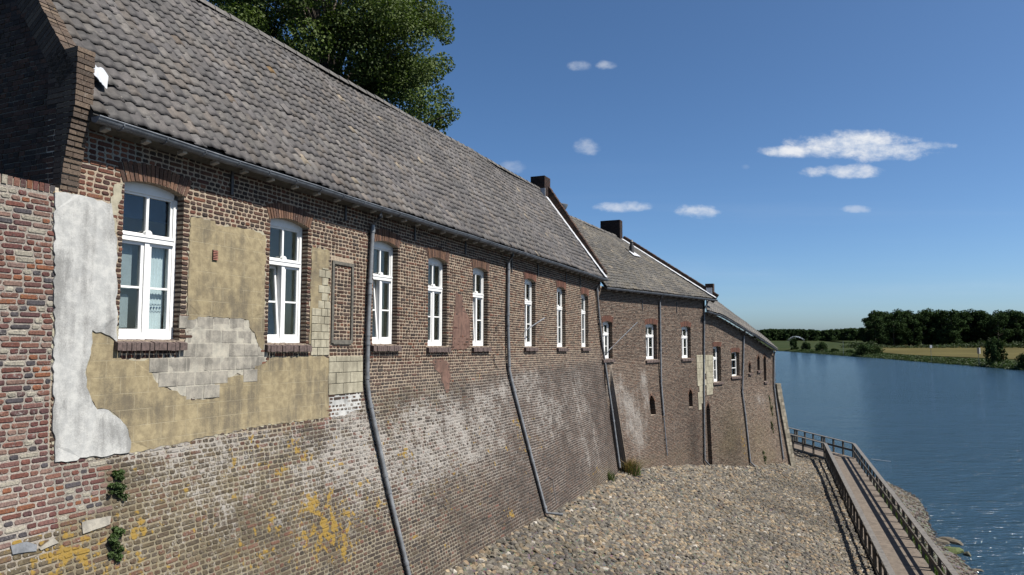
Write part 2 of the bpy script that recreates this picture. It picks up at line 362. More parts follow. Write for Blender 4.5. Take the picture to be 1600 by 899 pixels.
# ------------------------------------------------------------------ masonry generator
def soften(a): return a
def sheet(wall, u0, u1, v0, v1, holes, colf, stf, step=.16, vtop=None, ub=()):
    us = {u0, u1} | set(ub); vs = {v0, v1}
    for h in holes: us |= {h[0], h[1]}; vs |= {h[2], h[3]}
    def fill(s):
        s = sorted(x for x in s); o = []
        for a, b in zip(s[:-1], s[1:]):
            n = max(1, int(math.ceil((b - a) / step))); o += [a + (b - a) * i / n for i in range(n)]
        return np.array(o + [s[-1]])
    U = fill({u for u in us if u0 <= u <= u1}); Vv = fill({v for v in vs if v0 <= v <= v1})
    uu, vv = np.meshgrid(U, Vv, indexing='ij'); 
    if vtop is not None: vv = np.minimum(vv, vtop(uu))
    P = wall.P(uu, vv).reshape(-1, 3); nu, nv = len(U), len(Vv)
    i, j = np.meshgrid(np.arange(nu - 1), np.arange(nv - 1), indexing='ij')
    uc = (U[:-1] + U[1:])[:, None] / 2 + 0 * j; vc = (Vv[:-1] + Vv[1:])[None, :] / 2 + 0 * i
    keep = np.ones(uc.shape, bool)
    for h in holes: keep &= ~((uc > h[0]) & (uc < h[1]) & (vc > h[2]) & (vc < h[3]))
    if vtop is not None: keep &= (Vv[:-1][None, :] < vtop(uc))
    i, j = i[keep], j[keep]; q = np.stack([i * nv + j, (i + 1) * nv + j, (i + 1) * nv + j + 1, i * nv + j + 1], -1)
    uf, vf = uu.ravel(), vv.ravel(); c = colf(uf, vf); st = stf(uf, vf)
    V = [P]; polys = [q]; C = [c]; S = [st]; base = len(P)
    def extra(pts, faces, uv):
        nonlocal base
        pts = np.array(pts); faces = np.array(faces) + base; base += len(pts)
        V.append(pts); polys.append(faces); cu = np.full(len(pts), uv[0]); cv = np.full(len(pts), uv[1]); C.append(colf(cu, cv)); S.append(stf(cu, cv) * 0)
    for h in holes:                    # reveals and, over arched heads, the spandrel between arch and rectangle
        a, b, lo, hi, rise, dep = h
        if dep <= 0: continue
        sp = hi - rise; K = 10
        prof = [(a, lo), (b, lo), (b, sp)] + ([(b + (a - b) * k / K, sp + rise * (1 - (2 * k / K - 1) ** 2)) for k in range(1, K)] if rise > 0 else []) + [(a, sp)]
        fr = [wall.P(x, y, 0.0) for x, y in prof]; bk = [wall.P(x, y, -dep, False) for x, y in prof]; n = len(prof)
        extra(fr + bk, [(k, (k + 1) % n, n + (k + 1) % n, n + k) for k in range(n)], ((a + b) / 2, lo))
        if rise > 0:
            pt = []; fc = []
            for k in range(K + 1):
                x = a + (b - a) * k / K; pt += [wall.P(x, sp + rise * (1 - (2 * k / K - 1) ** 2)), wall.P(x, hi)]
            for k in range(K): fc.append((2 * k, 2 * k + 2, 2 * k + 3, 2 * k + 1))
            extra(pt, fc, ((a + b) / 2, hi))
    return np.vstack(V), polys, np.vstack(C), np.vstack(S)

def layout(u0, u1, v0, v1, ch, blocks, L=.215, Hd=.105, jt=.012, warp=None, seed=1, hdr=.5, hard=False):
    """courses of alternating bond; blocks(v) -> list of blocked (a,b, deep) intervals. returns rows u,v,w,h,deepL,deepR"""
    rr = random.Random(seed); out = []; nC = int((v1 - v0) / ch)
    for c in range(nC):
        v = v0 + (c + .5) * ch; iv = []; cur = u0; dl = False
        for (a, b, deep) in sorted(blocks(v)):
            if a > cur + .03: iv.append((cur, a, dl, deep))
            if b > cur: cur = b; dl = deep
        if cur < u1 - .03: iv.append((cur, u1, dl, False))
        for (a, b, dL, dR) in iv:
            x = a; k = 0; header_row = (c % 2 == 0)
            if not dL and a == u0 and not hard: x = a - rr.random() * .1
            items = []
            while x < b - .015:
                if header_row: w = Hd if rr.random() < (.5 + hdr * .5) else L
                else: w = (Hd if (k % 2 == 0 or rr.random() < hdr * .55) else L)
                w *= 1 + rr.uniform(-.08, .08)
                if x + w > b - .05: w = b - x
                items.append((x, w)); x += w; k += 1
            for q, (x, w) in enumerate(items):
                h = ch - jt * rr.uniform(.9, 1.35); g = jt * rr.uniform(.8, 1.3)
                wv = rr.uniform(-.003, .003); xc, ww = x + w / 2, max(.02, w - g)
                if q == 0 and dL: xc -= g / 4 + .002; ww += g / 2 + .004
                if q == len(items) - 1 and dR: xc += g / 4 + .002; ww += g / 2 + .004
                out.append((xc, v + wv, ww, h, 1.0 if ((q == 0 and dL) or (q == len(items) - 1 and dR)) else 0.0, c))
    return np.array(out)
OCT = None
def bricks_mesh(name, wall, B, tint, stain, oct_=True, nf=.008, jit=.003, deep=.26, depth=.03):
    """joined mesh of individually shaped bricks"""
    u, v, w, h, dp = B[:, 0], B[:, 1], B[:, 2], B[:, 3], B[:, 4]; m = len(B)
    hw, hh = w / 2, h / 2; face = nf + rng.uniform(-.004, .005, m); dd = np.where(dp > .5, deep, depth)
    tilt = rng.uniform(-.012, .012, m)
    if oct_:
        c = rng.uniform(.008, .018, (m, 4)) * np.minimum(1, h / .05)[:, None]
        def ring(ins, nn):
            a, b = hw - ins, hh - ins; cc = np.maximum(.003, c - ins * .4)
            X = np.stack([a - cc[:, 0], -a + cc[:, 1], -a, -a, -a + cc[:, 2], a - cc[:, 3], a, a], 1)
            Y = np.stack([b, b, b - cc[:, 1], -b + cc[:, 2], -b, -b, -b + cc[:, 3], b - cc[:, 0]], 1)
            X = X + rng.uniform(-jit, jit, X.shape); Y = Y + rng.uniform(-jit, jit, Y.shape)
            Nn = np.repeat(nn[:, None], 8, 1) + (rng.uniform(-jit, jit, X.shape) * .6 if ins > 0 else 0)
            return X, Y, Nn
        rings = [ring(0, -dd), ring(0, face - .008), ring(.008, face)]; k = 8
    else:
        def ring(ins, nn):
            X = np.stack([hw, -hw, -hw, hw], 1) * 1.0; Y = np.stack([hh, hh, -hh, -hh], 1) * 1.0
            return X + rng.uniform(-jit, jit, X.shape), Y + rng.uniform(-jit, jit, X.shape), np.repeat(nn[:, None], 4, 1)
        rings = [ring(0, -dd), ring(0, face)]; k = 4
    Ps = []
    for X, Y, Nn in rings:
        Ps.append(wall.P(u[:, None] + X, v[:, None] + Y + X * tilt[:, None], Nn))
    P = np.concatenate(Ps, 1); nv = P.shape[1]; off = (np.arange(m) * nv)[:, None]
    q = []
    for r_ in range(len(rings) - 1):
        for i in range(k):
            j = (i + 1) % k; q.append(np.array([r_ * k + i, r_ * k + j, (r_ + 1) * k + j, (r_ + 1) * k + i]))
    Q = np.concatenate([off + x[None, :] for x in q]); Fr = off + ((len(rings) - 1) * k + np.arange(k))[None, :]
    return mesh_np(name, P.reshape(-1, 3), [Q, Fr], M_mas, dict(tint=np.repeat(tint, nv, 0), stain=np.repeat(stain, nv, 0)))
def unit_brick(seed, wdt):
    r_ = random.Random(seed); bm = bmesh.new(); hw, hh = wdt / 2, .026; rings = []
    c = [r_.uniform(.006, .016) for _ in range(4)]
    for ins, y in ((0, .03), (0, 0), (.008, -.009)):
        a, b = hw - ins, hh - ins
        pts = [(a - c[0], b), (-a + c[1], b), (-a, b - c[1]), (-a, -b + c[2]), (-a + c[2], -b), (a - c[3], -b), (a, -b + c[3]), (a, b - c[0])]
        rings.append([bm.verts.new((x + r_.uniform(-.003, .003), y + (r_.uniform(-.003, .002) if ins else 0), z + r_.uniform(-.0025, .0025))) for x, z in pts])
    for a, b in zip(rings[:-1], rings[1:]):
        for i in range(8): bm.faces.new((a[i], a[(i + 1) % 8], b[(i + 1) % 8], b[i]))
    bm.faces.new(rings[-1]); bmesh.ops.recalc_face_normals(bm, faces=bm.faces)
    me = bpy.data.meshes.new("brick"); bm.to_mesh(me); bm.free(); me.materials.append(M_mas); return me
UB = [(unit_brick(i, .2), .2) for i in range(6)] + [(unit_brick(20 + i, .095), .095) for i in range(6)]
def place_bricks(wall, B, tint, stain, parent, nmax=300, keep_deep=True):
    """the bricks that show largest become objects; returns mask of those left for the joined part"""
    P = wall.P(B[:, 0], B[:, 1]); x, y, d = to_px(P)
    vis = (x > -5) & (x < 1605) & (y > -5) & (y < 904) & (B[:, 4] < .5)
    size = np.where(vis, B[:, 2] * B[:, 3] / d ** 3, 0); idx = np.argsort(-size)[:nmax]; idx = idx[size[idx] > 0]
    for i in idx:
        u, v, w, h = B[i, :4]
        me, bw = random.choice(UB[:6] if w > .15 else UB[6:])
        o = bpy.data.objects.new("brick", me)
        p0 = Vector(wall.P(u, v, .0)); pu = Vector(wall.P(u, v + .02, .0)); D = Vector((*wall.D, 0)); up = (pu - p0).normalized(); inn = up.cross(D)
        a = random.uniform(-.012, .012)
        M = Matrix(((D.x, inn.x, up.x, p0.x), (D.y, inn.y, up.y, p0.y), (D.z, inn.z, up.z, p0.z), (0, 0, 0, 1))) @ Matrix.Rotation(a, 4, 'Y') @ Matrix.Diagonal((w / bw, 1, h / .052, 1))
        o['tint_part'] = [float(q) for q in tint[i]]; o['stain_part'] = [float(q) for q in stain[i]]
        put(o, parent, M)
    m = np.ones(len(B), bool); m[idx] = False; return m
def pick(pal, n, seed, var=.25):
    r_ = np.random.default_rng(seed); pal = np.array(pal); c = pal[r_.integers(0, len(pal), n)]
    return c * (1 + r_.uniform(-var, var, (n, 1)))
def gaussians(G, u, v):
    s = np.zeros(np.shape(u))
    for (gu, gv, su, sv, a) in G: s = s + a * np.exp(-((u - gu) / su) ** 2 - ((v - gv) / sv) ** 2)
    return s
def solids(wall, polys_px, surf=True): return [[(wall.suv if surf else wall.uv)(*p) for p in poly] for poly in polys_px]
def patch(name, wall, poly, mat, parent, thick=.02, seed=3, rough=.012, label=None):
    """a slab of render with an irregular edge that hugs the wall surface"""
    r_ = random.Random(seed); pts = []
    n = len(poly)
    for i in range(n):
        a, b = poly[i], poly[(i + 1) % n]; L_ = math.hypot(b[0] - a[0], b[1] - a[1]); k = max(1, int(L_ / .06))
        for j in range(k): pts.append((a[0] + (b[0] - a[0]) * j / k + (r_.uniform(-rough, rough) if j else 0), a[1] + (b[1] - a[1]) * j / k + (r_.uniform(-rough, rough) if j else 0)))
    bm = bmesh.new(); vs = [bm.verts.new((p[0], p[1], 0)) for p in pts]
    for i in range(len(vs)): bm.edges.new((vs[i], vs[(i + 1) % len(vs)]))
    bmesh.ops.triangle_fill(bm, use_beauty=True, edges=bm.edges[:])
    for _ in range(2):
        long_ = [e for e in bm.edges if e.calc_length() > .35 and not e.is_boundary]
        if long_: bmesh.ops.subdivide_edges(bm, edges=long_, cuts=1); bmesh.ops.triangulate(bm, faces=bm.faces[:])
    bm.verts.ensure_lookup_table()
    bound = {v for e in bm.edges if e.is_boundary for v in e.verts}
    V = []; idx = {}
    for v in bm.verts:
        nn = thick * (.75 if v in bound else 1) + (vnoise(v.co.x * 2.2, v.co.y * 2.2, 5) - .5) * .012 * (v not in bound)
        idx[v] = len(V); V.append(tuple(wall.P(v.co.x, v.co.y, float(nn))))
    Fc = [tuple(idx[v] for v in f.verts) for f in bm.faces]
    bi = {}
    for v in bound: bi[v] = len(V); V.append(tuple(wall.P(v.co.x, v.co.y, -.005)))
    for e in bm.edges:
        if e.is_boundary: a, b = e.verts; Fc.append((idx[a], idx[b], bi[b], bi[a]))
    bm.free(); me = bpy.data.meshes.new(name); me.from_pydata(V, [], Fc)
    b2 = bmesh.new(); b2.from_mesh(me); bmesh.ops.recalc_face_normals(b2, faces=b2.faces); b2.to_mesh(me); b2.free()
    me.materials.append(mat); o = link_mesh(name, me, parent)
    if label: o['label'] = label
    return o
def tinted(mb, name, parent, pal, seed, per, stain=(.1, 0, 0)):
    """brick-by-brick tint on an MB made of equal solids with `per` vertices"""
    me = mb.mesh(name, M_mas); n = len(me.vertices) // per
    for an, arr in (('tint', np.repeat(pick(pal, n, seed), per, 0)), ('stain', np.tile(np.array(stain), (n * per, 1)))):
        a = me.attributes.new(an, 'FLOAT_COLOR', 'POINT'); a.data.foreach_set('color', np.hstack([arr, np.ones((n * per, 1))]).astype(np.float32).ravel())
    return link_mesh(name, me, parent)
def arch_bricks(wall, a, b, spring, rise, hgt, mat, parent, n=None, nf=.014, name="window_arch"):
    n = n or max(6, int((b - a + .12) / .058)); mb = MB(); hw = (b - a) / 2 + .03; cx = (a + b) / 2
    def cur(x): return spring + rise * (1 - ((x - cx) / ((b - a) / 2)) ** 2) if rise else spring
    for i in range(n):
        x0 = cx - hw + 2 * hw * i / n + .0065; x1 = cx - hw + 2 * hw * (i + 1) / n - .0065; P = []
        lean = lambda x: (x - cx) * .18
        f = nf + random.uniform(-.004, .004); y0, y1 = cur(x0), cur(x1); t0 = hgt + random.uniform(-.006, .006)
        for nn in (-.25, f):
            P += [wall.P(x0, y0, nn), wall.P(x1, y1, nn), wall.P(x1 + lean(x1), y1 + t0, nn), wall.P(x0 + lean(x0), y0 + t0, nn)]
        mb.hexa(P)
    return tinted(mb, name, parent, mat, n, 8, (.12, 0, .04))
def brick_sill(wall, a, b, v, parent, proj=.085, ov=.07, seed=0):
    r_ = random.Random(seed); n = max(5, int((b - a + 2 * ov) / .065)); mb = MB()
    for i in range(n):
        x0 = a - ov + (b - a + 2 * ov) * i / n + .004; x1 = a - ov + (b - a + 2 * ov) * (i + 1) / n - .004
        p = proj + r_.uniform(-.008, .008); dz = r_.uniform(-.005, .005); P = []
        for (nn, zt, zb) in ((-.12, .015, -.10), (p, -.035, -.135)):
            P += [wall.P(x0, v + zb + dz, nn), wall.P(x1, v + zb + dz, nn), wall.P(x1, v + zt + dz, nn), wall.P(x0, v + zt + dz, nn)]
        mb.hexa(P)
    return mb.build("window_sill", M_sill, parent)

# ------------------------------------------------------------------ windows
_wm = {}
def window_meshes(w, h, rise):
    key = (round(w, 2), round(h, 2), rise)
    if key in _wm: return _wm[key]
    ft = .06; tz = h * .62; tb = .085; f = MB()
    f.box(0, ft, 0, .09, 0, h - rise); f.box(w - ft, w, 0, .09, 0, h - rise); f.box(ft, w - ft, -.02, .10, 0, .085)
    f.box(ft - .01, w - ft + .01, -.025, .09, tz, tz + tb); f.box(ft - .01, w - ft + .01, -.035, .02, tz + tb * .75, tz + tb + .012)
    K = 8
    for k in range(K):                 # arched head
        x0, x1 = w * k / K, w * (k + 1) / K; c = lambda x: h - rise + rise * (1 - (2 * x / w - 1) ** 2)
        f.hexa([(x0, 0, h - rise - .075), (x1, 0, h - rise - .075), (x1, .09, h - rise - .075), (x0, .09, h - rise - .075), (x0, 0, c(x0)), (x1, 0, c(x1)), (x1, .09, c(x1)), (x0, .09, c(x0))])
    up0, up1 = tz + tb, h - rise - .075
    f.box(ft, ft + .035, .02, .07, up0, up1); f.box(w - ft - .035, w - ft, .02, .07, up0, up1)
    f.box(ft + .035, w - ft - .035, .02, .07, up0, up0 + .035); f.box(ft + .035, w - ft - .035, .02, .07, up1 - .03, up1)
    f.box(w / 2 - .02, w / 2 + .02, .012, .078, up0 + .035, up1 - .03)
    f.box(w / 2 - .035, w / 2 + .035, -.008, .085, .085, tz)
    ros = MB(); ros.tube([(w / 2, -.032, tz + tb + .03), (w / 2, .03, tz + tb + .03)], .05, 14)
    cw = w / 2 - .035 - ft; chh = tz - .085; s = .045; c_ = MB()
    c_.box(0, s, 0, .055, 0, chh); c_.box(cw - s, cw, 0, .055, 0, chh); c_.box(s, cw - s, 0, .055, 0, s * 1.3); c_.box(s, cw - s, 0, .055, chh - s, chh)
    c_.box(s, cw - s, .008, .046, chh * .5 - .014, chh * .5 + .014)
    pu = MB(); pu.box(0, w / 2 - ft - .055, 0, .006, 0, up1 - up0 - .065)
    pl = MB(); pl.box(0, cw - 2 * s, 0, .006, 0, chh * .5 - .014 - s)
    room = MB(); room.add([(x, y, z) for x in (-.35, w + .9) for y in (.25, 1.3) for z in (-.2, h + .25)],
                          [(2, 3, 7, 6), (0, 1, 3, 2), (4, 6, 7, 5), (1, 5, 7, 3), (0, 2, 6, 4)])
    r = dict(frame=f.mesh("window", M_paint), ros=ros.mesh("rosette", M_paint, True), cas=c_.mesh("casement", M_paint), pu=pu.mesh("pane", M_glass), pl=pl.mesh("pane", M_glass),
             room=room.mesh("room_interior", M_room), up0=up0, up1=up1, cw=cw, s=s, chh=chh, ft=ft)
    _wm[key] = r; return r
def add_window(wall, a, b, v0, v1, rise, parent, recess=.13, open_l=0, label=None):
    w = b - a; h = v1 - v0; m = window_meshes(w, h, rise); M = wall.M(a, v0, -recess); T = Matrix.Translation
    f = link_mesh("window", m['frame'], parent, M)
    if label: f['label'] = label
    link_mesh("rosette", m['ros'], f, M)
    for x in (m['ft'] + .035, w / 2 + .02): link_mesh("pane", m['pu'], f, M @ T((x, .045, m['up0'] + .035)))
    for i, x in enumerate((m['ft'], w / 2 + .035)):
        Mc = M @ T((x, .012, .085))
        if i == 0 and open_l: Mc = Mc @ Matrix.Rotation(-R(open_l), 4, 'X')
        c = link_mesh("casement", m['cas'], f, Mc)
        for z in (m['s'] * 1.3, m['chh'] * .5 + .014): 
            link_mesh("pane", m['pl'], f, Mc @ T((m['s'], .025, z)))
    link_mesh("room_interior", m['room'], f, M)
    return f, M

# ------------------------------------------------------------------ roofs
class Roof:
    def __init__(s, E, Rg): s.E = np.array(E, float); s.R = np.array(Rg, float); s.t = np.linspace(0, 1, len(E)); s.t2 = np.linspace(0, 1, len(Rg))
    def line(s, L_, tt, a): return np.stack([np.interp(a, tt, L_[:, i]) for i in range(3)], -1)
    def P(s, a, q): 
        a = np.asarray(a, float); q = np.asarray(q, float)[..., None]; return s.line(s.E, s.t, a) * (1 - q) + s.line(s.R, s.t2, a) * q
    def frame(s, a, q):
        e = 1e-3; a = np.clip(a, e, 1 - e); q = np.asarray(q, float); P = s.P(a, q); ta = s.P(a + e, q) - s.P(a - e, q); ts = s.P(a, q + e) - s.P(a, q - e)
        la = np.linalg.norm(ta, axis=-1, keepdims=True); ls = np.linalg.norm(ts, axis=-1, keepdims=True); ta = ta / la; ts = ts / ls
        n = np.cross(ta, ts); n /= np.linalg.norm(n, axis=-1, keepdims=True); n *= np.sign(n[..., 2:3]); return P, ta, ts, n, la[..., 0] / (2 * e), ls[..., 0] / (2 * e)
TW, TL = .18, .215
def tile_template(L_=.262, W_=.205, seg=8, swap=False):
    V = []; xs = [(-.5 + i / seg) * W_ for i in range(seg + 1)]
    def prof(x): 
        s_ = x / TW; return .013 * math.sin(2 * math.pi * s_ + .5) + .008 * s_
    roll = lambda x: .5 - .5 * math.sin(2 * math.pi * x / TW + .5)
    for (y, f) in ((0, 1), (L_ * .5, .5), (L_, 0)):
        for x in xs: V.append((x, y, prof(x) + f * (.002 + .028 * roll(x) ** 2.2)))
    for x in xs: V.append((x, .003, prof(x) + .0005 + .002 * roll(x)))
    q = []; n = seg + 1
    for r_ in range(2):
        for i in range(seg): q.append((r_ * n + i, r_ * n + i + 1, (r_ + 1) * n + i + 1, (r_ + 1) * n + i))
    for i in range(seg): q.append((3 * n + i, 3 * n + i + 1, i + 1, i))
    return np.array(V), np.array(q)
TV, TQ = tile_template()
tile_me = []
for k_ in range(1):
    tile_me.append(mesh_np("roof_tile", TV, [TQ], M_tile, smooth=True))
def tiles(roof, parent, pal, nparts=0, seed=0, along=False, special=(), cell=(TW, TL), qmax=1.0, stuffname="roof_tiles"):
    """lays tile by tile; along=True turns the fall of the roof along the wall"""
    r_ = np.random.default_rng(seed); P, ta, ts, n, La, Ls = roof.frame(np.array([.5]), np.array([.5])); La, Ls = La[0], Ls[0]
    if not along:
        nc = int(La / cell[0]); nr = int(round(Ls / cell[1])); c, r0 = np.meshgrid(np.arange(nc), np.arange(nr), indexing='ij'); c, r0 = c.ravel(), r0.ravel()
        a = (c + .5) / nc; q = r0 / nr
    else:
        nc = int(Ls / cell[0]); nr = int(round(La / cell[1])); c, r0 = np.meshgrid(np.arange(nc), np.arange(nr), indexing='ij'); c, r0 = c.ravel(), r0.ravel()
        q = (c + .5) / nc; a = 1 - r0 / nr
    P, ta, ts, n, _, _ = roof.frame(a, q); m = len(a)
    X, Y = (ta, ts) if not along else (ts, -ta)
    a2 = a * La; q2 = q * Ls
    h = .045 + (fnoise(a2 * .5, q2 * .5, 3) - .5) * .07 + r_.uniform(-.004, .005, m)
    rot = r_.normal(0, .016, m); P = P + n * h[:, None] + Y * r_.normal(0, .017, m)[:, None]
    Xr = X + Y * rot[:, None]; Yr = Y - X * rot[:, None] + n * r_.normal(0, .006, m)[:, None]
    tint = pick(pal, m, seed, .22) * (1 + .35 * (fnoise(a2 * .35, q2 * .6, 8) - .5))[:, None]
    tint = tint * (1 + .55 * (vnoise(c * 1.0 + .5, r0 * .13, seed) - .5) + .3 * (vnoise(c * .31, r0 * .09, seed + 5) - .5))[:, None]
    odd = r_.random(m); tint[odd > .994] = (.105, .085, .06)
    for (sa, sq, ctint, srot, sh) in special:
        i = np.argmin((a2 - sa * La) ** 2 + (q2 - sq * Ls) ** 2); tint[i] = ctint
        Xr[i] = X[i] + Y[i] * srot; Yr[i] = Y[i] - X[i] * srot; P[i] += n[i] * sh
    x, y, d = to_px(P); vis = (x > -20) & (x < 1620) & (y > -30) & (y < 920)
    order = np.argsort(np.where(vis, d, 1e9))[:nparts]; mask = np.ones(m, bool); mask[order] = False
    for i in order:
        if not vis[i]: mask[i] = True; continue
        Xv, Yv = Vector(Xr[i]).normalized(), Vector(Yr[i]).normalized(); Z = Xv.cross(Yv)
        sgn = 1 if Z.dot(Vector(n[i])) > 0 else -1
        Z = Z * sgn
        M = Matrix(((Xv.x, Yv.x, Z.x, P[i][0]), (Xv.y, Yv.y, Z.y, P[i][1]), (Xv.z, Yv.z, Z.z, P[i][2]), (0, 0, 0, 1)))
        o = bpy.data.objects.new("roof_tile", tile_me[0]); o['tint_part'] = [float(t_) for t_ in tint[i]]; put(o, parent, M)
    P, Xr, Yr, n, tint = P[mask], Xr[mask], Yr[mask], n[mask], tint[mask]; m = len(P)
    V = P[:, None, :] + TV[None, :, 0:1] * Xr[:, None, :] + TV[None, :, 1:2] * Yr[:, None, :] + TV[None, :, 2:3] * n[:, None, :]
    Q = ((np.arange(m) * len(TV))[:, None, None] + TQ[None]).reshape(-1, 4)
    me = mesh_np(stuffname, V.reshape(-1, 3), [Q], M_tile, dict(tint=np.repeat(tint, len(TV), 0)), smooth=True)
    o = link_mesh(stuffname, me, parent); o['kind'] = 'stuff'
def ridge_tiles(pts, parent, r=.13, seed=0):
    pts = [Vector(p) for p in pts]; L_ = (pts[-1] - pts[0]).length; n = int(L_ / .38); mb = MB(); rr = random.Random(seed)
    for i in range(n):
        a = pts[0].lerp(pts[-1], i / n); b = pts[0].lerp(pts[-1], (i + 1.12) / n); d = (b - a).normalized(); s_ = d.cross(Vector((0, 0, 1))).normalized(); u = s_.cross(d)
        dz = rr.uniform(-.012, .012); V = []
        for (c, rad) in ((a, r * 1.08), (b, r * .95)):
            for k in range(7):
                th = math.pi * k / 6; V.append(c + s_ * (math.cos(th) * rad) + u * (math.sin(th) * rad + dz))
        mb.add(V, [(k, k + 1, 8 + k, 7 + k) for k in range(6)] + [tuple(range(7))])
    me = mb.mesh("ridge_tiles", M_tile); at = me.attributes.new('tint', 'FLOAT_COLOR', 'POINT')
    at.data.foreach_set('color', np.tile(np.array([.07, .065, .06, 1], np.float32), len(me.vertices)))
    o = link_mesh("ridge_tiles", me, parent); o['kind'] = 'stuff'; return o
def slab(name, roof, parent, th=.07, back=None, mat=None):
    mb = MB(); K = 24
    for k in range(K):
        a0, a1 = k / K, (k + 1) / K; P = []
        for dz in (-th, 0):
            for (a, q) in ((a0, 0), (a1, 0), (a1, 1), (a0, 1)):
                p, _, _, n, _, _ = roof.frame(np.array([a]), np.array([q])); pp = roof.P(a, q); P.append(pp + n[0] * dz)
        mb.hexa(P)
        if back is not None:
            P = []
            for dz in (-th, 0):
                for (a, q) in ((a0, 1), (a1, 1), (a1, 2), (a0, 2)):
                    pp = roof.P(a, 1) if q == 1 else roof.P(a, 1) + back; P.append(pp + np.array([0, 0, dz]))
            mb.hexa(P)
    return mb.build(name, mat or M_dark, parent)
def gutter(pts, parent, r=.075, tails=None, name="gutter"):
    """half-round open trough"""
    pts = [Vector(p) for p in pts]; V = []; Fc = []; K = 9
    for i, p in enumerate(pts):
        d = (pts[min(i + 1, len(pts) - 1)] - pts[max(i - 1, 0)]).normalized(); s_ = d.cross(Vector((0, 0, 1))).normalized(); u = s_.cross(d)
        for (rr) in (r, r - .012):
            for k in range(K):
                th = math.pi + math.pi * k / (K - 1); V.append(p + s_ * (math.cos(th) * rr) + u * (math.sin(th) * rr))
    for i in range(len(pts) - 1):
        a, b = i * 2 * K, (i + 1) * 2 * K
        for k in range(K - 1):
            Fc.append((a + k, a + k + 1, b + k + 1, b + k)); Fc.append((a + K + k, b + K + k, b + K + k + 1, a + K + k + 1))
        Fc.append((a, b, b + K, a + K)); Fc.append((a + K - 1, a + 2 * K - 1, b + 2 * K - 1, b + K - 1))
    Fc.append(tuple(range(K))); L_ = (len(pts) - 1) * 2 * K; Fc.append(tuple(range(L_, L_ + K)))
    mb = MB(); mb.add(V, Fc)
    for p, q in zip(pts[:-1], pts[1:]):  # front bead
        d = (q - p).normalized(); s_ = d.cross(Vector((0, 0, 1))).normalized(); mb.tube([p + s_ * r, q + s_ * r], .011, 6)
    return mb.build(name, M_zinc, parent, smooth=True)
def downpipe(pts, parent, r=.05, collars=True, mat=None):
    mb = MB(); P = [Vector(p) for p in pts]; o = mb.tube(P, r, 12).build("downpipe", mat or M_pipe, parent, smooth=True)
    if collars:
        for a, b in zip(P[:-1], P[1:]):
            L_ = (b - a).length
            if L_ < .8: continue
            n = max(1, int(L_ / 1.3))
            for i in range(n + 1):
                q = a.lerp(b, (i + .12) / (n + .24)); d = (b - a).normalized(); MB().tube([q - d * .035, q + d * .035], r * 1.22, 12).build("pipe_collar", mat or M_pipe, o, smooth=True)
    return o
# ------------------------------------------------------------------ main building
L_main = w1.V(8, 0, 0); L_main.z = -5.0
B1 = thing("main_building", L_main, "long brown brick riverside building with grey pantile roof, eight tall white windows and patched render", "building", "riverside brick buildings in a row")
B2o = thing("middle_building", Vector((*w2.P(4, 0)[:2], -6)), "middle brick building with three small white windows, a black stove pipe and a square chimney", "building", "riverside brick buildings in a row")
B3o = thing("end_building", Vector((*w3.P(4, 0)[:2], -7)), "low brick end building by the water with its eave sloping down to the river", "building", "riverside brick buildings in a row")
GW = thing("garden_wall", w1.V(-1.4, -5, 0), "pinkish red brick wall with grey joints and a row of upright coping bricks, at the left edge", "wall")
wpx = [((187, 272), (287, 532), 0), ((419, 470), (343, 537), 5), ((582, 613), (378, 538.5), 5), ((668, 691.5), (403.5, 541.5), 0), ((738, 756), (419, 541.5), 3),
       ((818, 832), (436, 542), 3), ((869, 879), (449, 543), 0), ((906, 916), (459.5, 542.8), 0)]
win1 = []
for (xs, ys, op) in wpx:
    a = w1.uv(xs[0], ys[1] - 60, 0)[0] - .0; b = w1.uv(xs[1], ys[1] - 60, -.13)[0]
    mx = sum(xs) / 2; hi = w1.uv(mx, ys[0], -.10)[1]; lo = w1.uv(mx, ys[1], -.10)[1]
    win1.append([a, b, lo, hi, op])
wm = sum(w[1] - w[0] for w in win1[:5]) / 5; 
for i, w in enumerate(win1):
    c = (w[0] + w[1]) / 2; wd = (w[1] - w[0]) if i < 2 else wm * .97; w[0], w[1] = c - wd / 2, c + wd / 2
    print('win', i, [round(x, 2) for x in w])
RISE = .075; HG = .24
holes1 = [(w[0], w[1], w[2], w[3], RISE, .28) for w in win1]
bw = [w1.uv(519, 402), w1.uv(551, 410), w1.uv(519, 538)]          # the blind, bricked-up window
blind = (bw[0][0] + .05, bw[1][0] - .05, bw[2][1] + .08, bw[0][1] - .12)
def arch_blocks(ws):
    def f(v):
        o = []
        for (a, b, lo, hi, rise, dep) in ws:
            sp = hi - rise; hw = (b - a) / 2
            if lo < v < sp: o.append((a, b, True))
            elif sp <= v < sp + HG + .01: o.append((a - .045, b + .045, False))
            elif sp <= v < sp + HG + rise:
                x = hw * math.sqrt(max(0, 1 - (v - sp - HG) / rise)); c = (a + b) / 2; o.append((c - x, c + x, False))
            elif lo - .11 < v <= lo: o.append((a - .07, b + .07, False))
        return o
    return f
ab1 = arch_blocks(holes1)
def blocks1(v):
    o = ab1(v)
    a, b, lo, hi = blind
    if lo - .04 < v < hi + .04: o = [x for x in o if x[1] < a or x[0] > b] + [(a - .07, a, False), (b, b + .07, False)]
    elif lo - .11 < v <= lo - .04 or hi + .04 <= v < hi + .11: o.append((a - .07, b + .07, False))
    return o
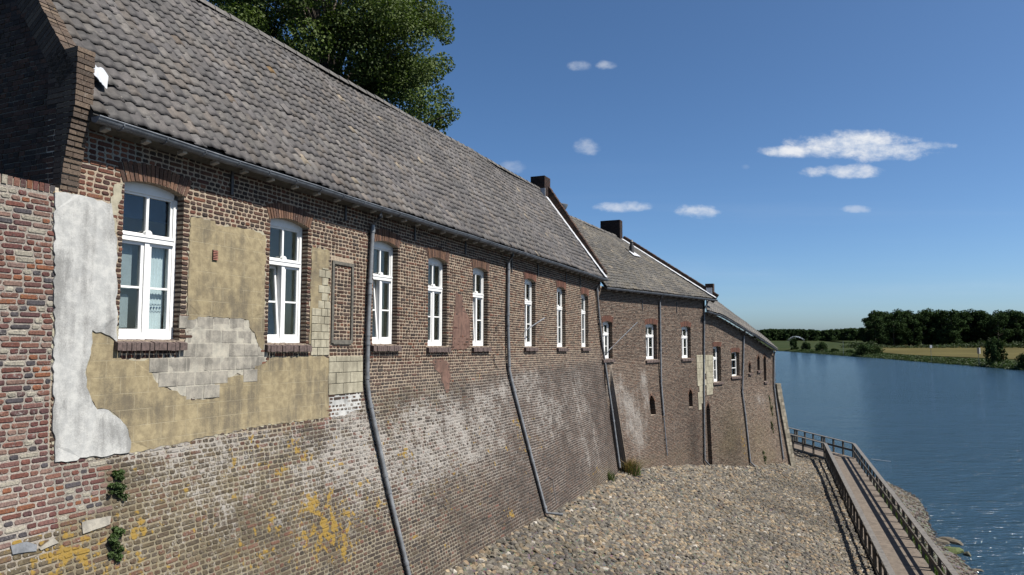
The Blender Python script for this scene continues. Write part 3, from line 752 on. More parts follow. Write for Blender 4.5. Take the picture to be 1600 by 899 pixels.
# areas of render on the wall, traced on the wall's own surface
def sp_(pts): return [w1.suv(*p) for p in pts]
P_white = sp_([(84, 301), (135, 308), (150, 314), (172, 318), (175, 340), (181, 380), (180, 430), (181, 535), (176, 530), (170, 525), (142, 516), (140, 552), (133, 575), (133, 605), (150, 640), (168, 641), (186, 655), (198, 672), (203, 690), (200, 707), (84, 722)])
P_tan = sp_([(141, 514), (176, 528), (181, 537), (176, 540), (190, 562), (215, 564), (232, 560), (233, 570), (243, 597), (300, 626), (337, 622), (336, 592), (375, 586), (390, 590), (398, 572), (416, 566), (418, 559), (478, 557), (505, 556), (513, 560), (514, 652), (412, 664), (300, 688), (200, 708), (204, 690), (199, 670), (186, 654), (168, 640), (150, 639), (134, 606), (134, 575), (140, 552)])
P_tan2 = sp_([(297, 340), (335, 345), (336, 352), (385, 358), (414, 368), (413, 470), (411, 548), (404, 541), (397, 520), (389, 512), (388, 500), (350, 497), (325, 494), (302, 500), (292, 500), (294, 420)])
P_greyb = sp_([(292, 500), (302, 500), (325, 495), (350, 498), (388, 500), (389, 512), (397, 521), (405, 541), (416, 545), (417, 564), (398, 571), (390, 589), (375, 585), (336, 591), (337, 621), (300, 625), (243, 597), (233, 570), (232, 560), (286, 556), (289, 540)])
P_strip = sp_([(487, 386), (514, 392), (513, 480), (509, 484), (511, 538), (482, 538), (484, 480)])
P_cream = sp_([(513, 560), (566, 556), (564, 612), (514, 618)])
P_pale = sp_([(514, 618), (564, 612), (563, 640), (552, 642), (535, 651), (516, 652)])
P_pink = sp_([(712, 457), (722, 462), (724, 480), (735, 500), (733, 540), (728, 546), (706, 546), (708, 500), (711, 480)])
P_pink2 = sp_([(676, 562), (690, 560), (702, 568), (704, 590), (700, 615), (694, 610), (688, 585), (678, 575)])
P_jamb = sp_([(178, 288), (192, 286), (190, 310), (183, 320), (180, 380), (172, 318)])
P_red = sp_([(-120, 735), (-120, 868), (0, 856), (60, 836), (120, 808), (167, 800), (164, 714), (84, 722), (84, 700), (-120, 720)])
nomask = [P_white, P_tan, P_tan2, P_greyb, P_strip, P_cream]
G_white = [(*w1.suv(x, y), su, sv, a) for (x, y, su, sv, a) in [(745, 650, 2.0, .8, .5), (690, 660, 1.3, .7, .42), (860, 640, 2.2, 1.0, .48), (905, 610, 1.2, 1.2, .38), (915, 700, .8, 1.2, .38), (800, 700, 2.5, .8, .25), (650, 760, 2.0, 1.0, .25), (430, 800, 2.5, 1.0, .26), (560, 700, 1.5, .5, .25), (380, 700, 2.0, .3, .3),
          (700, 720, 1.6, .5, .42), (790, 610, 1.6, .35, .4), (560, 650, .8, .4, .4), (520, 735, 1.5, .6, .25), (300, 760, 1.2, .6, .22), (250, 700, 2.5, .12, .45), (545, 640, .4, .2, .7), (640, 650, .9, .4, .35), (600, 720, 1.2, .8, .25), (930, 690, .5, 1.4, .35), (830, 590, 1.6, .3, .3)]]
G_lich = [(*w1.suv(x, y), su, sv, a) for (x, y, su, sv, a) in [(522, 815, .45, .38, .6), (500, 845, .5, .3, .45), (470, 790, .4, .25, .38), (548, 860, .3, .35, .42), (460, 690, .22, .1, .75), (480, 712, .18, .1, .7), (415, 728, .12, .12, .65), (512, 728, .2, .1, .6), (527, 725, .12, .1, .6),
          (458, 665, .1, .07, .6), (636, 712, .3, .15, .6), (630, 738, .2, .12, .5), (678, 635, .25, .1, .5), (700, 620, .3, .08, .5), (748, 590, .35, .1, .55), (805, 660, .35, .2, .55), (815, 690, .4, .4, .62), (842, 690, .25, .3, .5), (745, 680, .6, .3, .38),
          (8, 852, .22, .06, 1.0), (60, 875, 1.0, .3, .5), (230, 870, .8, .3, .35), (480, 830, .9, .6, .25), (120, 860, .5, .3, .3), (360, 712, .12, .08, .5), (382, 730, .1, .1, .5), (212, 726, .12, .04, .5), (265, 700, .08, .05, .5), (390, 860, .4, .3, .3), (570, 775, .4, .3, .4), (590, 700, .6, .3, .3), (700, 770, 1.2, .5, .22), (930, 735, 1.2, .15, .5), (800, 800, 1.2, .2, .35)]]
_r = random.Random(12)
for _k in range(70):
    _x, _y = _r.uniform(200, 900), _r.uniform(640, 880)
    if _y < 700 - (_x - 200) * .1 or _y > 899 - max(0, _x - 640) * .42: continue
    G_lich.append((*w1.suv(_x, _y), _r.uniform(.06, .16), _r.uniform(.05, .12), _r.uniform(.4, .75)))
G_film = [(*w1.suv(x, y), su, sv, a) for (x, y, su, sv, a) in [(260, 800, 2.0, 1.4, .6), (60, 880, 1.5, .6, .5), (420, 760, 1.6, 1.0, .18), (600, 640, .9, .3, .3), (420, 890, 1.5, 1.0, .4), (940, 745, 2.0, .25, .8), (820, 830, 2.0, .2, .4), (200, 850, 1.2, .8, .5)]]
def stain1(u, v):
    n = fnoise(u * 1.3, v * 1.9, 31); bat = 1 / (1 + np.exp(-(np.interp(u, *w1.brk) - v) / .1))
    wh = gaussians(G_white, u, v) * (.7 + .9 * fnoise(u * .9, v * .6, 91)) + (.06 + .2 * n) * bat + .02
    li = gaussians(G_lich, u, v) + .04 * bat; fi = np.clip(gaussians(G_film, u, v) * (.1 + 1.8 * n) + .06 * bat, 0, 1)
    red = in_poly(u, v, P_red); wh = np.where(red, .12, wh); li = np.where(red, 0, li); fi = np.where(red, .03, fi)
    return np.stack([np.clip(wh, 0, 1), np.clip(li, 0, 1.2), fi], -1)
def mort1(u, v):
    bat = (1 / (1 + np.exp(-(np.interp(u, *w1.brk) - v) / .08)))[:, None]
    far = np.clip((u - 4) / 9, 0, 1)[:, None]
    c = np.array([[.41, .335, .255]]) * (1 - bat) + bat * ((1 - far) * np.array([[.255, .225, .165]]) + far * np.array([[.235, .205, .185]]))
    dirt = fnoise(u * 1.6, v * 2.4, 71)[:, None]; c = c * (1 - bat * .5 * np.clip((dirt - .38) * 3, 0, 1))
    sh = np.clip((v - 2.05) / .1, 0, 1)[:, None] * np.clip((1.1 - u) / .1, 0, 1)[:, None]
    c = c * (1 - sh) + sh * np.array([[.30, .30, .27]])
    return np.where(in_poly(u, v, P_red)[:, None], np.array([[.27, .25, .22]]), c)
UP = [(.070, .040, .031), (.092, .050, .037), (.060, .043, .036), (.108, .056, .038), (.080, .054, .044), (.052, .039, .035)]
UPR = [(.14, .06, .042), (.095, .045, .037), (.17, .078, .05), (.08, .045, .04)]
BATL = [(.125, .062, .048), (.06, .05, .045), (0.082, 0.064, 0.047), (0.069, 0.051, 0.042), (0.101, 0.078, 0.056), (0.055, 0.044, 0.037), (0.101, 0.062, 0.047), (0.090, 0.074, 0.058)]
BATR = [(0.058, 0.044, 0.038), (0.072, 0.053, 0.044), (0.046, 0.038, 0.035), (0.084, 0.056, 0.045)]
REDS = [(0.150, 0.064, 0.051), (0.123, 0.054, 0.049), (0.167, 0.083, 0.064), (0.097, 0.051, 0.051), (0.211, 0.137, 0.113), (0.317, 0.294, 0.245), (0.070, 0.064, 0.071), (0.150, 0.078, 0.069), (0.211, 0.088, 0.049), (0.176, 0.118, 0.103)]
def tint1(B, seed=5):
    u, v = B[:, 0], B[:, 1]; n = len(B); rr = np.random.default_rng(seed)
    up = pick(UP, n, seed); upr = pick(UPR, n, seed + 1); bl = pick(BATL, n, seed + 2); br = pick(BATR, n, seed + 3); rd = pick(REDS, n, seed + 4, .15)
    bat = rr.random(n) < 1 / (1 + np.exp(-(np.interp(u, *w1.brk) - v) / .05)); left = rr.random(n) > (u - 2.5) / 9
    c = np.where(bat[:, None], np.where(left[:, None], bl, br), np.where(((u < .95) & (v > 1.5) | (rr.random(n) < .12))[:, None], upr, up))
    trans = (np.interp(u, *w1.brk) < v) & (v < np.interp(u, *w1.brk) + .5) & (u > 5.5); c = np.where(trans[:, None], c * .5 + .5 * br + .015, c)
    return np.where(in_poly(u, v, P_red)[:, None], rd, c)
GZ = -6.4                                # walls run down below the ground
VT1 = 2.80
tooth = lambda v: (.05 if int((v - GZ) / .068) % 2 else -.06) if v < -1.47 else 0
blocks1t = lambda v: blocks1(v) + [(-.25, tooth(v), False)]
# wall core (bedding mortar) with window openings
V, Q, C, S = sheet(w1, 0, U1 + .05, GZ, VT1, holes1, mort1, stain1)
wall1 = link_mesh("wall", mesh_np("wall", V, Q, M_mas, dict(tint=C, stain=S)), B1)
Bk = layout(-.2, U1 + .1, GZ, VT1 - .02, .068, blocks1t, seed=11, hdr=.8, hard=True, jt=.0145)
pz = w1.P(Bk[:, 0], Bk[:, 1]); Bk = Bk[(pz[:, 2] > -5.6)]
def covered(u, v, polys):
    m = np.zeros(len(u), bool)
    for p in polys: m |= in_poly(u, v, p)
    return m
edge = covered(Bk[:, 0], Bk[:, 1], nomask) & covered(Bk[:, 0] - Bk[:, 2] / 2, Bk[:, 1], nomask) & covered(Bk[:, 0] + Bk[:, 2] / 2, Bk[:, 1], nomask) & (Bk[:, 4] < .5)
Bk = Bk[~edge]; T1 = tint1(Bk); S1 = stain1(Bk[:, 0], Bk[:, 1]); S1[:, 0] *= np.random.default_rng(3).uniform(.45, 1.0, len(Bk)); S1[:, 2] *= .7
_am = .016 + .05 / (1 + np.exp(-(-1.2 - Bk[:, 1]) / .3)); Bk[:, 1] += (fnoise(Bk[:, 0] * .7, Bk[:, 1] * .35, 15) - .5) * _am * (Bk[:, 4] < .5)
m = place_bricks(w1, Bk, T1, S1, wall1, 300)
o = link_mesh("brick_courses", bricks_mesh("brick_courses", w1, Bk[m], T1[m], S1[m]), wall1); o['kind'] = 'stuff'
# garden wall on the left, flush with the building
GT = w1.uv(60, 296)[1] - .02
V, Q, C, S = sheet(w1, -3.4, 0, GZ, GT, [], lambda u, v: np.where(((v < -2.6) & ~in_poly(u, v, P_red))[:, None], np.array([[.245, .21, .145]]), np.array([[.33, .30, .265]]) + 0 * u[:, None]), stain1 := stain1)
gwall = link_mesh("wall", mesh_np("wall", V, Q, M_mas, dict(tint=C, stain=S * np.where(V[:, 2] > -2.3, .2, 1)[:, None])), GW)
Bg = layout(-3.4, .15, GZ, GT - .0, .068, lambda v: [(tooth(v) - .004, .2, False)], seed=12, hdr=.25)
pz = w1.P(Bg[:, 0], Bg[:, 1]); Bg = Bg[pz[:, 2] > -5.6]
isred = (Bg[:, 1] > -1.6) | in_poly(Bg[:, 0], Bg[:, 1], P_red)
Tg = np.where(isred[:, None], pick(REDS, len(Bg), 41, .15), pick(BATL, len(Bg), 42)); Sg = stain1(Bg[:, 0], Bg[:, 1])
Sg = np.where(isred[:, None], np.stack([np.random.default_rng(9).random(len(Bg)) * .42, 0 * Bg[:, 0], 0 * Bg[:, 0]], -1), Sg)
m = place_bricks(w1, Bg, Tg, Sg, gwall, 300)
o = link_mesh("brick_courses", bricks_mesh("brick_courses", w1, Bg[m], Tg[m], Sg[m], nf=.007), gwall); o['kind'] = 'stuff'
mb = MB(); x = -3.4; r_ = random.Random(3)
while x < -.06:
    w = r_.uniform(.062, .072); f = r_.uniform(.0, .02); zt = GT + .10 + r_.uniform(-.008, .008)
    P = []
    for zz in (GT + .008, zt):
        P += [w1.P(x, zz, -.34), w1.P(x + w - .010, zz, -.34), w1.P(x + w - .010, zz, f), w1.P(x, zz, f)]
    mb.hexa(P); x += w
tinted(mb, "coping", GW, REDS, 5, 8, (.25, 0, .1))
mb = MB(); 
for (u0_, u1_, zt, zb, n0_, n1_) in ((-3.4, -.002, GT + .085, GT - .01, -.335, -.004),): 
    mb.hexa([w1.P(a, zz, nn, True) for zz in (zb, zt) for (a, nn) in ((u0_, n0_), (u1_, n0_), (u1_, n1_), (u0_, n1_))])
mb.build("coping_bed", M_mortar, GW)
mb = MB(); mb.hexa([w1.P(a, zz, nn, True) for zz in (GZ, GT) for (a, nn) in ((-3.4, -.34), (-.3, -.34), (-.3, -.30), (-3.4, -.30))]); mb.build("wall_back", M_mortar, GW)
# odd stones built into the foot of the left wall
for (poly, mat, lb) in [([(126, 816), (172, 806), (170, 819), (128, 834)], M_grey, "pale speckled block in the old brickwork"), ([(15, 853), (40, 846), (56, 851), (55, 861), (18, 866)], M_lead and M_pipe, "dark grey stone slab"), ([(60, 857), (82, 840), (90, 848), (62, 860)], M_grey, None)]:
    patch("stone", w1, sp_(poly), mat, GW, .03, 5, .004, lb)
# render and repair patches
for poly, sd_ in ((P_white, 3), (P_tan, 4), (P_tan2, 5), (P_strip, 6)):   # ragged bedding coat showing round the render
    patch("plaster_undercoat", w1, poly, M_cream, B1, .010, sd_, .045)
for (nm, poly, mat, th, lb) in [("plaster_patch", P_white, M_white, .034, "rough white plaster"), ("plaster_patch", P_tan, M_tan, .016, "ochre render scored like blocks, below the windows"), ("plaster_patch", P_tan2, M_tan, .019, "ochre render between the first two windows"),
      ("plaster_patch", P_strip, M_tan, .016, "narrow ochre strip beside the second window"), ("plaster_patch", P_pink, M_pink, .012, "pink render remnant"), ("plaster_patch", P_pink2, M_pink, .012, "small pink render remnant"), ("plaster_patch", P_jamb, M_cream, .015, "pale render beside the first window")]:
    patch(nm, w1, poly, mat, B1, th, 3 + len(poly), .018, lb)
patch("plaster_patch", w1, P_pale, M_white, B1, .006, 4, .01, "thin whitewash over brick")
def blocks_part(wall, poly, mat, parent, bl, bh, th, seed, name="stone_block", jt=.008, extra_n=0, surf=True):
    us = [p[0] for p in poly]; vs = [p[1] for p in poly]; r_ = random.Random(seed); v = min(vs); row = 0; shared = None
    while v < max(vs) - .02:
        u = min(us) - (bl / 2 if row % 2 else 0)
        while u < max(us):
            uc, vc = u + bl / 2, v + bh / 2
            a, b = max(u, min(us)), min(u + bl, max(us)); t2 = min(v + bh, max(vs))
            cc = ((a + b) / 2, (v + t2) / 2)
            if b - a > .05 and in_poly(np.array([cc[0]]), np.array([cc[1]]), poly)[0]:
                mb = MB(); f = th + r_.uniform(-.004, .005); P = []; e = .006
                for (nn, s_) in ((0.0, 0), (f - .005, 0), (f, e)):
                    P += [wall.P(a + jt / 2 + s_, v + jt / 2 + s_, nn), wall.P(b - jt / 2 - s_, v + jt / 2 + s_, nn), wall.P(b - jt / 2 - s_, t2 - jt / 2 - s_, nn), wall.P(a + jt / 2 + s_, t2 - jt / 2 - s_, nn)]
                F_ = [(8, 9, 10, 11)]
                for k in (0, 4):
                    for i in range(4): F_.append((k + i, k + (i + 1) % 4, k + 4 + (i + 1) % 4, k + 4 + i))
                mb.add(P, F_); mb.build(name, mat, parent)
            u += bl
        v += bh; row += 1
patch("plaster_patch", w1, P_greyb, M_greyj, B1, .0125, 9, .03, "worn grey cement scored in blocks between the first two windows")
blocks_part(w1, P_greyb, M_grey, wall1, .30, .20, .0155, 1, jt=.010)
blocks_part(w1, P_cream, M_cream, wall1, .42, .20, .02, 2)
blocks_part(w1, sp_([(497, 420), (512, 420), (513, 552), (486, 556), (486, 480), (497, 476)]), M_cream, wall1, .17, .14, .024, 3)
# arches, sills, windows
for i, w in enumerate(win1):
    a, b, lo, hi, op = w
    arch_bricks(w1, a, b, hi - RISE, RISE, HG, M_arch if i < 5 else M_arch2, B1)
    brick_sill(w1, a, b, lo, B1, seed=i)
    f, M = add_window(w1, a, b, lo, hi, RISE, B1, open_l=op)
    T = Matrix.Translation
    if i == 0:                        # things seen through the first window
        W_, H_ = b - a, hi - lo; cb = MB()
        for k in range(14):
            x0 = .48 + k * .024; cb.hexa([(x0, .115 + .012 * (k % 2), .1), (x0 + .024, .115 + .012 * ((k + 1) % 2), .1), (x0 + .024, .122 + .012 * ((k + 1) % 2), .1), (x0, .122 + .012 * (k % 2), .1),
                                         (x0, .115 + .012 * (k % 2), 1.3), (x0 + .024, .115 + .012 * ((k + 1) % 2), 1.3), (x0 + .024, .122 + .012 * ((k + 1) % 2), 1.3), (x0, .122 + .012 * (k % 2), 1.3)])
        cur = cb.build("curtain", M_curtain, f, M)
        d = MB()
        for k in range(5): d.tube([(.60 + k * .045, .113, .44), (.60 + k * .045, .106, .44)], .013, 8)
        d.box(.57, .80, .108, .112, .485, .49); d.box(.57, .80, .108, .112, .39, .395); d.build("curtain_trim", M_bluebl, f, M)
        bl = MB(); bl.box(-.1, W_ + .9, .34, .36, H_ * .66 + .28, H_ + .2); bl.build("blue_blind", M_bluebl, f, M)
        sc = MB(); sc.box(.12, .30, .115, .125, .16, .60); sc.box(.12, .33, .115, .125, .68, 1.25); sc.build("white_panel", M_cloth, f, M)
    elif i in (1, 2):
        bl = MB(); bl.box(-.1, .4, .3, .32, (hi - lo) * .66 + .28, hi - lo + .2); bl.build("blue_blind", M_bluebl, f, M)
# blind window: timber frame round the bricked-up opening
a, b, lo, hi = blind; mb = MB(); K = 7
for (x0, x1, y0, y1) in ((a - .06, a, lo - .06, hi + .06), (b, b + .06, lo - .06, hi + .06), (a, b, hi, hi + .06), (a, b, lo - .08, lo)):
    mb.hexa([w1.P(x, y, nn) for nn in (0, .03) for (x, y) in ((x0, y0), (x1, y0), (x1, y1), (x0, y1))])
mb.build("blind_window_frame", M_wood_d, B1)
# air vent in the render
u, v = w1.uv(334, 399); mb = MB(); mb.hexa([w1.P(x, y, nn) for nn in (0, .03) for (x, y) in ((u - .045, v - .075), (u + .045, v - .075), (u + .045, v + .075), (u - .045, v + .075))]); vt = mb.build("air_vent", M_dark, B1)
mb = MB()
for k in range(6): mb.hexa([w1.P(x, y, nn) for nn in (.028, .042) for (x, y) in ((u - .045, v - .072 + k * .025), (u + .045, v - .072 + k * .025), (u + .045, v - .06 + k * .025), (u - .045, v - .06 + k * .025))])
mb.build("vent_slat", M_arch2m, vt)
# hole knocked in the white plaster
u, v = w1.uv(127, 496); mb = MB(); mb.hexa([w1.P(x, y, nn) for nn in (0, .026) for (x, y) in ((u - .06, v - .012), (u + .04, v - .022), (u + .06, v + .008), (u - .03, v + .024))]); mb.build("exposed_brick", M_arch2m, B1)
# wall anchors: flat iron bars below the eave
for (px, y0, y1) in [(364, 262, 305), (541, 312, 345), (649, 342, 376), (728, 366, 398), (800, 400, 426), (841, 403, 433), (885, 424, 444), (907, 430, 450)]:
    u = w1.uv(px, y0, .03)[0]; va, vb = w1.uv(px, y1, .03)[1], w1.uv(px, y0, .03)[1] + .1
    mb = MB(); mb.hexa([w1.P(x, y, nn) for nn in (.012, .035) for (x, y) in ((u - .022, va), (u + .022, va), (u + .022, vb), (u - .022, vb))]); mb.build("wall_anchor", M_iron, B1)
# roof
EN = .27; RNn = -2.6
g_pts = [w1.uv(px, py, .3) for (px, py) in ((400, 264), (595, 324), (800, 388), (936, 434))]
gk = np.polyfit([p[0] for p in g_pts], [p[1] for p in g_pts], 1); gv = lambda u: gk[0] * u + gk[1]
r_pts = [w1.uv(px, py, RNn) for (px, py) in ((310, 3), (560, 138), (690, 208), (825, 286))]
rk = np.polyfit([p[0] for p in r_pts], [p[1] for p in r_pts], 1); rv = lambda u: rk[0] * u + rk[1]
print('gutter z', gv(0), gv(U1) - w1.k * U1, 'ridge', rv(0), rv(U1) - w1.k * U1)
UA, UB_ = .18, U1 + .05
E1 = [w1.P(u, gv(u) + .03, EN, True) for u in np.linspace(UA, UB_, 9)]
sagr = lambda u: .05 * math.sin(u * .55) + .03 * math.sin(u * 1.3)
Rg1 = [w1.P(u, rv(u) - .06 + sagr(u), RNn, True) for u in np.linspace(UA, UB_, 33)]
roof1 = Roof(E1, Rg1); back = np.array([*(-w1.N * 2.9), -3.5])
slab1 = slab("roof", roof1, B1, .08, back)
TP = [(0.043, 0.038, 0.036), (0.036, 0.032, 0.031), (0.051, 0.046, 0.042), (0.031, 0.028, 0.028), (0.048, 0.040, 0.034), (0.041, 0.038, 0.037)]
def ra(px, py, roof, wl):             # pixel -> (a, q) on the roof, by search
    A_, Q_ = np.meshgrid(np.linspace(0, 1, 300), np.linspace(0, 1, 90), indexing='ij'); P = roof.P(A_.ravel(), Q_.ravel()); x, y, _ = to_px(P); i = np.argmin((x - px) ** 2 + (y - py) ** 2); return A_.ravel()[i], Q_.ravel()[i]
sp1 = []
for (px, py, tn, rt, hh) in [(425, 115, (0.081, 0.043, 0.007), 0, 0), (455, 188, (0.050, 0.045, 0.043), .22, .03), (282, 82, (0.050, 0.036, 0.025), 0, 0), (360, 158, (0.047, 0.034, 0.023), 0, 0), (520, 283, (0.065, 0.050, 0.040), .2, .02), (150, 165, (0.040, 0.035, 0.033), -.1, .02), (160, 140, (0.043, 0.040, 0.037), .12, .03), (230, 80, (0.016, 0.015, 0.017), 0, 0)]:
    a_, q_ = ra(px, py, roof1, w1); sp1.append((a_, q_, tn, rt, hh))
tiles(roof1, slab1, TP, 300, 3, special=sp1)
ridge_tiles([Vector(p) + Vector((0, 0, -.02)) for p in Rg1[::16]], slab1, seed=2)
gp = [w1.V(u, gv(u) - .005 + .006 * math.sin(u * 2), .30) for u in np.linspace(UA, U1 + .02, 24)]
g1 = gutter(gp, B1)
for u in np.arange(.5, U1, .62):
    c = w1.V(u, gv(u), .30); pts = [c + Vector((*(w1.N * math.cos(th) * .083), math.sin(th) * .083)) for th in np.linspace(math.pi, 2 * math.pi, 9)]
    MB().tube(pts, .010, 5).build("gutter_bracket", M_zinc, g1)
u = .38
while u < U1 - .1:                    # painted rafter ends under the gutter
    c = gv(u) - .10; mb = MB()
    mb.hexa([w1.P(x, y, nn, True) for (nn, y0, y1) in ((0.15, c - .02, c + .03), (.26, c + .0, c + .045)) for (x, y) in ((u - .035, y0), (u + .035, y0), (u + .035, y1), (u - .035, y1))])
    mb.build("rafter_tail", M_tail, B1); u += .56
mb = MB(); mb.hexa([w1.P(x, y + gv(x), nn, True) for (nn, y) in ((0, -.085), (.22, -.045)) for x in (0.2, U1) for _ in (0,)] + [w1.P(x, y + gv(x), nn, True) for (nn, y) in ((0, -.065), (.22, -.025)) for x in (0.2, U1)])
# (soffit board: explicit order)
mb = MB(); q0 = [w1.P(.2, gv(.2) - .085, 0, True), w1.P(U1, gv(U1) - .085, 0, True), w1.P(U1, gv(U1) - .045, .22, True), w1.P(.2, gv(.2) - .045, .22, True)]
mb.hexa(q0 + [p + np.array([0, 0, .02]) for p in q0]); mb.build("soffit_board", M_wood_d, B1)

def gable(parent, A, Dv, width, z0, topf, pal, mort, seed, name="gable_wall", brick=True, ublk=None):
    g = Wall(A, Dv, 0, ([0, 1], [-50, -50]), ([0, 1], [0, 0]))
    cf = lambda u, v: np.tile(np.array([mort]), (len(u), 1)); sf = lambda u, v: np.tile(np.array([[.12, 0, .0]]), (len(u), 1))
    V, Q, C, S = sheet(g, 0, width, z0, max(topf(np.linspace(0, width, 30))), [], cf, sf, .3, vtop=lambda u: topf(u))
    o = link_mesh(name, mesh_np(name, V, Q, M_mas, dict(tint=C, stain=S)), parent)
    if brick:
        B = layout(0, width, z0, float(max(topf(np.linspace(0, width, 30)))), .0655, lambda v: [], seed=seed, hdr=.3)
        B = B[B[:, 1] < topf(B[:, 0]) - .03]
        if ublk is not None: B = B[(B[:, 0] > ublk[0]) & (B[:, 0] < ublk[1])]
        T_ = pick(pal, len(B), seed); S_ = np.tile(np.array([[.1, 0, 0]]), (len(B), 1))
        b = link_mesh("brick_courses", bricks_mesh("brick_courses", g, B, T_, S_, oct_=False), o); b['kind'] = 'stuff'
    return o
def roofline(z_e, z_r, n_e, n_r, up):    # height over the cross station, x measured from the back
    wd = -2 * n_r
    def f(x):
        n = -wd + np.asarray(x, float); nn = np.where(n < n_r, 2 * n_r - n, n)
        return z_e + (z_r - z_e) * (n_e - nn) / (n_e - n_r) + up
    return f
up1 = .26
gable(B1, w1.P(0, 0, 2 * RNn)[:2], w1.N, -2 * RNn, -2.0, roofline(gv(0) + .03, rv(0) - .06, EN, RNn, up1 - .07), UP, (.20, .18, .15), 51)
gable(B1, w1.P(0.02, 0, 2 * RNn)[:2] * 0 + w1.P(U1, 0, 0)[:2], -w1.N, -2 * RNn, -2.0, lambda x: roofline(gv(U1) + .03 - w1.k * U1, rv(U1) - .06 - w1.k * U1, EN, RNn, -.1)(-2 * RNn - np.asarray(x)), UP, (.20, .18, .15), 52, "far_gable_wall", False)
def parapet(parent, wall, ua, ub, e, r, seed, hgt=up1, pal=UP, stepd=.07, name="parapet"):
    """sloping brick coping from eave point e=(n,z) to ridge r=(n,z); bricks on edge across the gable"""
    mb = MB(); rr = random.Random(seed); L_ = math.hypot(r[0] - e[0], r[1] - e[1]); n = int(L_ / stepd); d = ((r[0] - e[0]) / L_, (r[1] - e[1]) / L_); up = (-d[1] * -1, -d[0]) 
    up = (d[1], -d[0]);                  # normal of the slope in (n,z), pointing outwards and up
    for i in range(n):
        s0, s1 = L_ * i / n + .005, L_ * (i + 1) / n - .005; f = rr.uniform(-.008, .008)
        for (x0, x1) in ((ua, (ua + ub) / 2 - .004), ((ua + ub) / 2 + .004, ub)):
            P = []
            for (lo_) in (-.12, hgt + f):
                for (x, s_) in ((x0, s0), (x1, s0), (x1, s1), (x0, s1)):
                    nn = e[0] + d[0] * s_ + up[0] * lo_; zz = e[1] + d[1] * s_ + up[1] * lo_
                    p = wall.P(x, 0, nn, True); P.append((p[0], p[1], zz))
            mb.hexa(P)
    o = tinted(mb, name, parent, pal, seed, 8, (.1, 0, .12)); o['kind'] = 'stuff'
    core = MB(); P = []
    for lo_ in (-.3, hgt - .02):
        for (x, s_) in ((ua + .008, .01), (ub - .008, .01), (ub - .008, L_), (ua + .008, L_)):
            p = wall.P(x, 0, e[0] + d[0] * s_ + up[0] * lo_, True); P.append((p[0], p[1], e[1] + d[1] * s_ + up[1] * lo_))
    core.hexa(P); tinted(core, "parapet_core", parent, [(.06, .05, .045)], 1, 8); return o
NEARP = [(.12, .09, .07), (.10, .073, .058), (.14, .105, .08), (.085, .065, .054)]
parapet(B1, w1, -.012, .20, (.02, gv(0) + .42), (RNn, rv(0) - .02), 7, .20, NEARP)
# kneeler: the corbelled foot of the near gable
mb = MB(); z = 1.72; r_ = random.Random(8); i = 0; topz = gv(0) + .80
while z < topz:
    c = .02 + .20 * min(1, max(0, (z - 1.72) / (2.7 - 1.72))) ** 1.3 + r_.uniform(-.006, .006)
    if i % 2: xs = [(-.012, .205)]
    else: xs = [(-.012, .073), (.080, .205)]
    back_n = -.12 if z < gv(0) + .1 else -.30
    for (x0, x1) in xs:
        mb.hexa([w1.P(x, zz, nn, True) for zz in (z + .004, z + .058) for (x, nn) in ((x0, back_n), (x1, back_n), (x1, c), (x0, c))])
    z += .0655; i += 1
o = tinted(mb, "kneeler", B1, NEARP, 12, 8, (.12, 0, .1)); o['kind'] = 'stuff'
mb = MB(); mb.hexa([w1.P(x, zz, nn, True) for (zz, cc) in ((1.72, .0), (topz - .02, .17)) for (x, nn) in ((-.002, -.28), (.195, -.28), (.195, cc), (-.002, cc))]); mb.build("kneeler_core", M_mortar, B1)
# far parapet of the main roof, shoulder, flashing
eF = (.12, gv(U1) - w1.k * U1 + .16); rF = (RNn + .15, rv(U1) - w1.k * U1 - .0)
parapet(B1, w1, U1 - .02, U1 + .24, eF, rF, 17, .22, UP)
def flashing(parent, roof, a0, a1, lift=.075, wv=.04, w_=.0, name="lead_flashing"):
    mb = MB(); K = 22
    for k in range(K):
        q0, q1 = k / K, (k + 1) / K; P = []
        j = wv * (k % 2)
        for dz in (0, .018):
            for (a, q) in ((a0 - j / 20, q0), (a1, q0), (a1, q1), (a0 - j / 20, q1)):
                _, _, _, n, _, _ = roof.frame(np.array([min(a, .999)]), np.array([q])); P.append(roof.P(a, q) + n[0] * (lift + dz))
        mb.hexa(P)
    return mb.build(name, M_lead, parent)
flashing(B1, roof1, 1 - .36 / 22.5, 1 - .03 / 22.5)
def bbox_uv(wall, u0, u1, n0, n1, z0, z1):
    return [(*wall.P(x, 0, nn, True)[:2], zz) for zz in (z0, z1) for (x, nn) in ((u0, n0), (u1, n0), (u1, n1), (u0, n1))]
zs = gv(U1) - w1.k * U1
mb = MB(); mb.hexa(bbox_uv(w1, U1 - .04, U1 + .26, -.22, .12, zs + .15, zs + .60)); tinted(mb, "parapet_shoulder", B1, UP, 3, 8)
mb = MB(); mb.hexa(bbox_uv(w1, U1 - .07, U1 - .045, -.10, .16, zs + .05, zs + .42)); mb.build("lead_flashing", M_lead, B1)
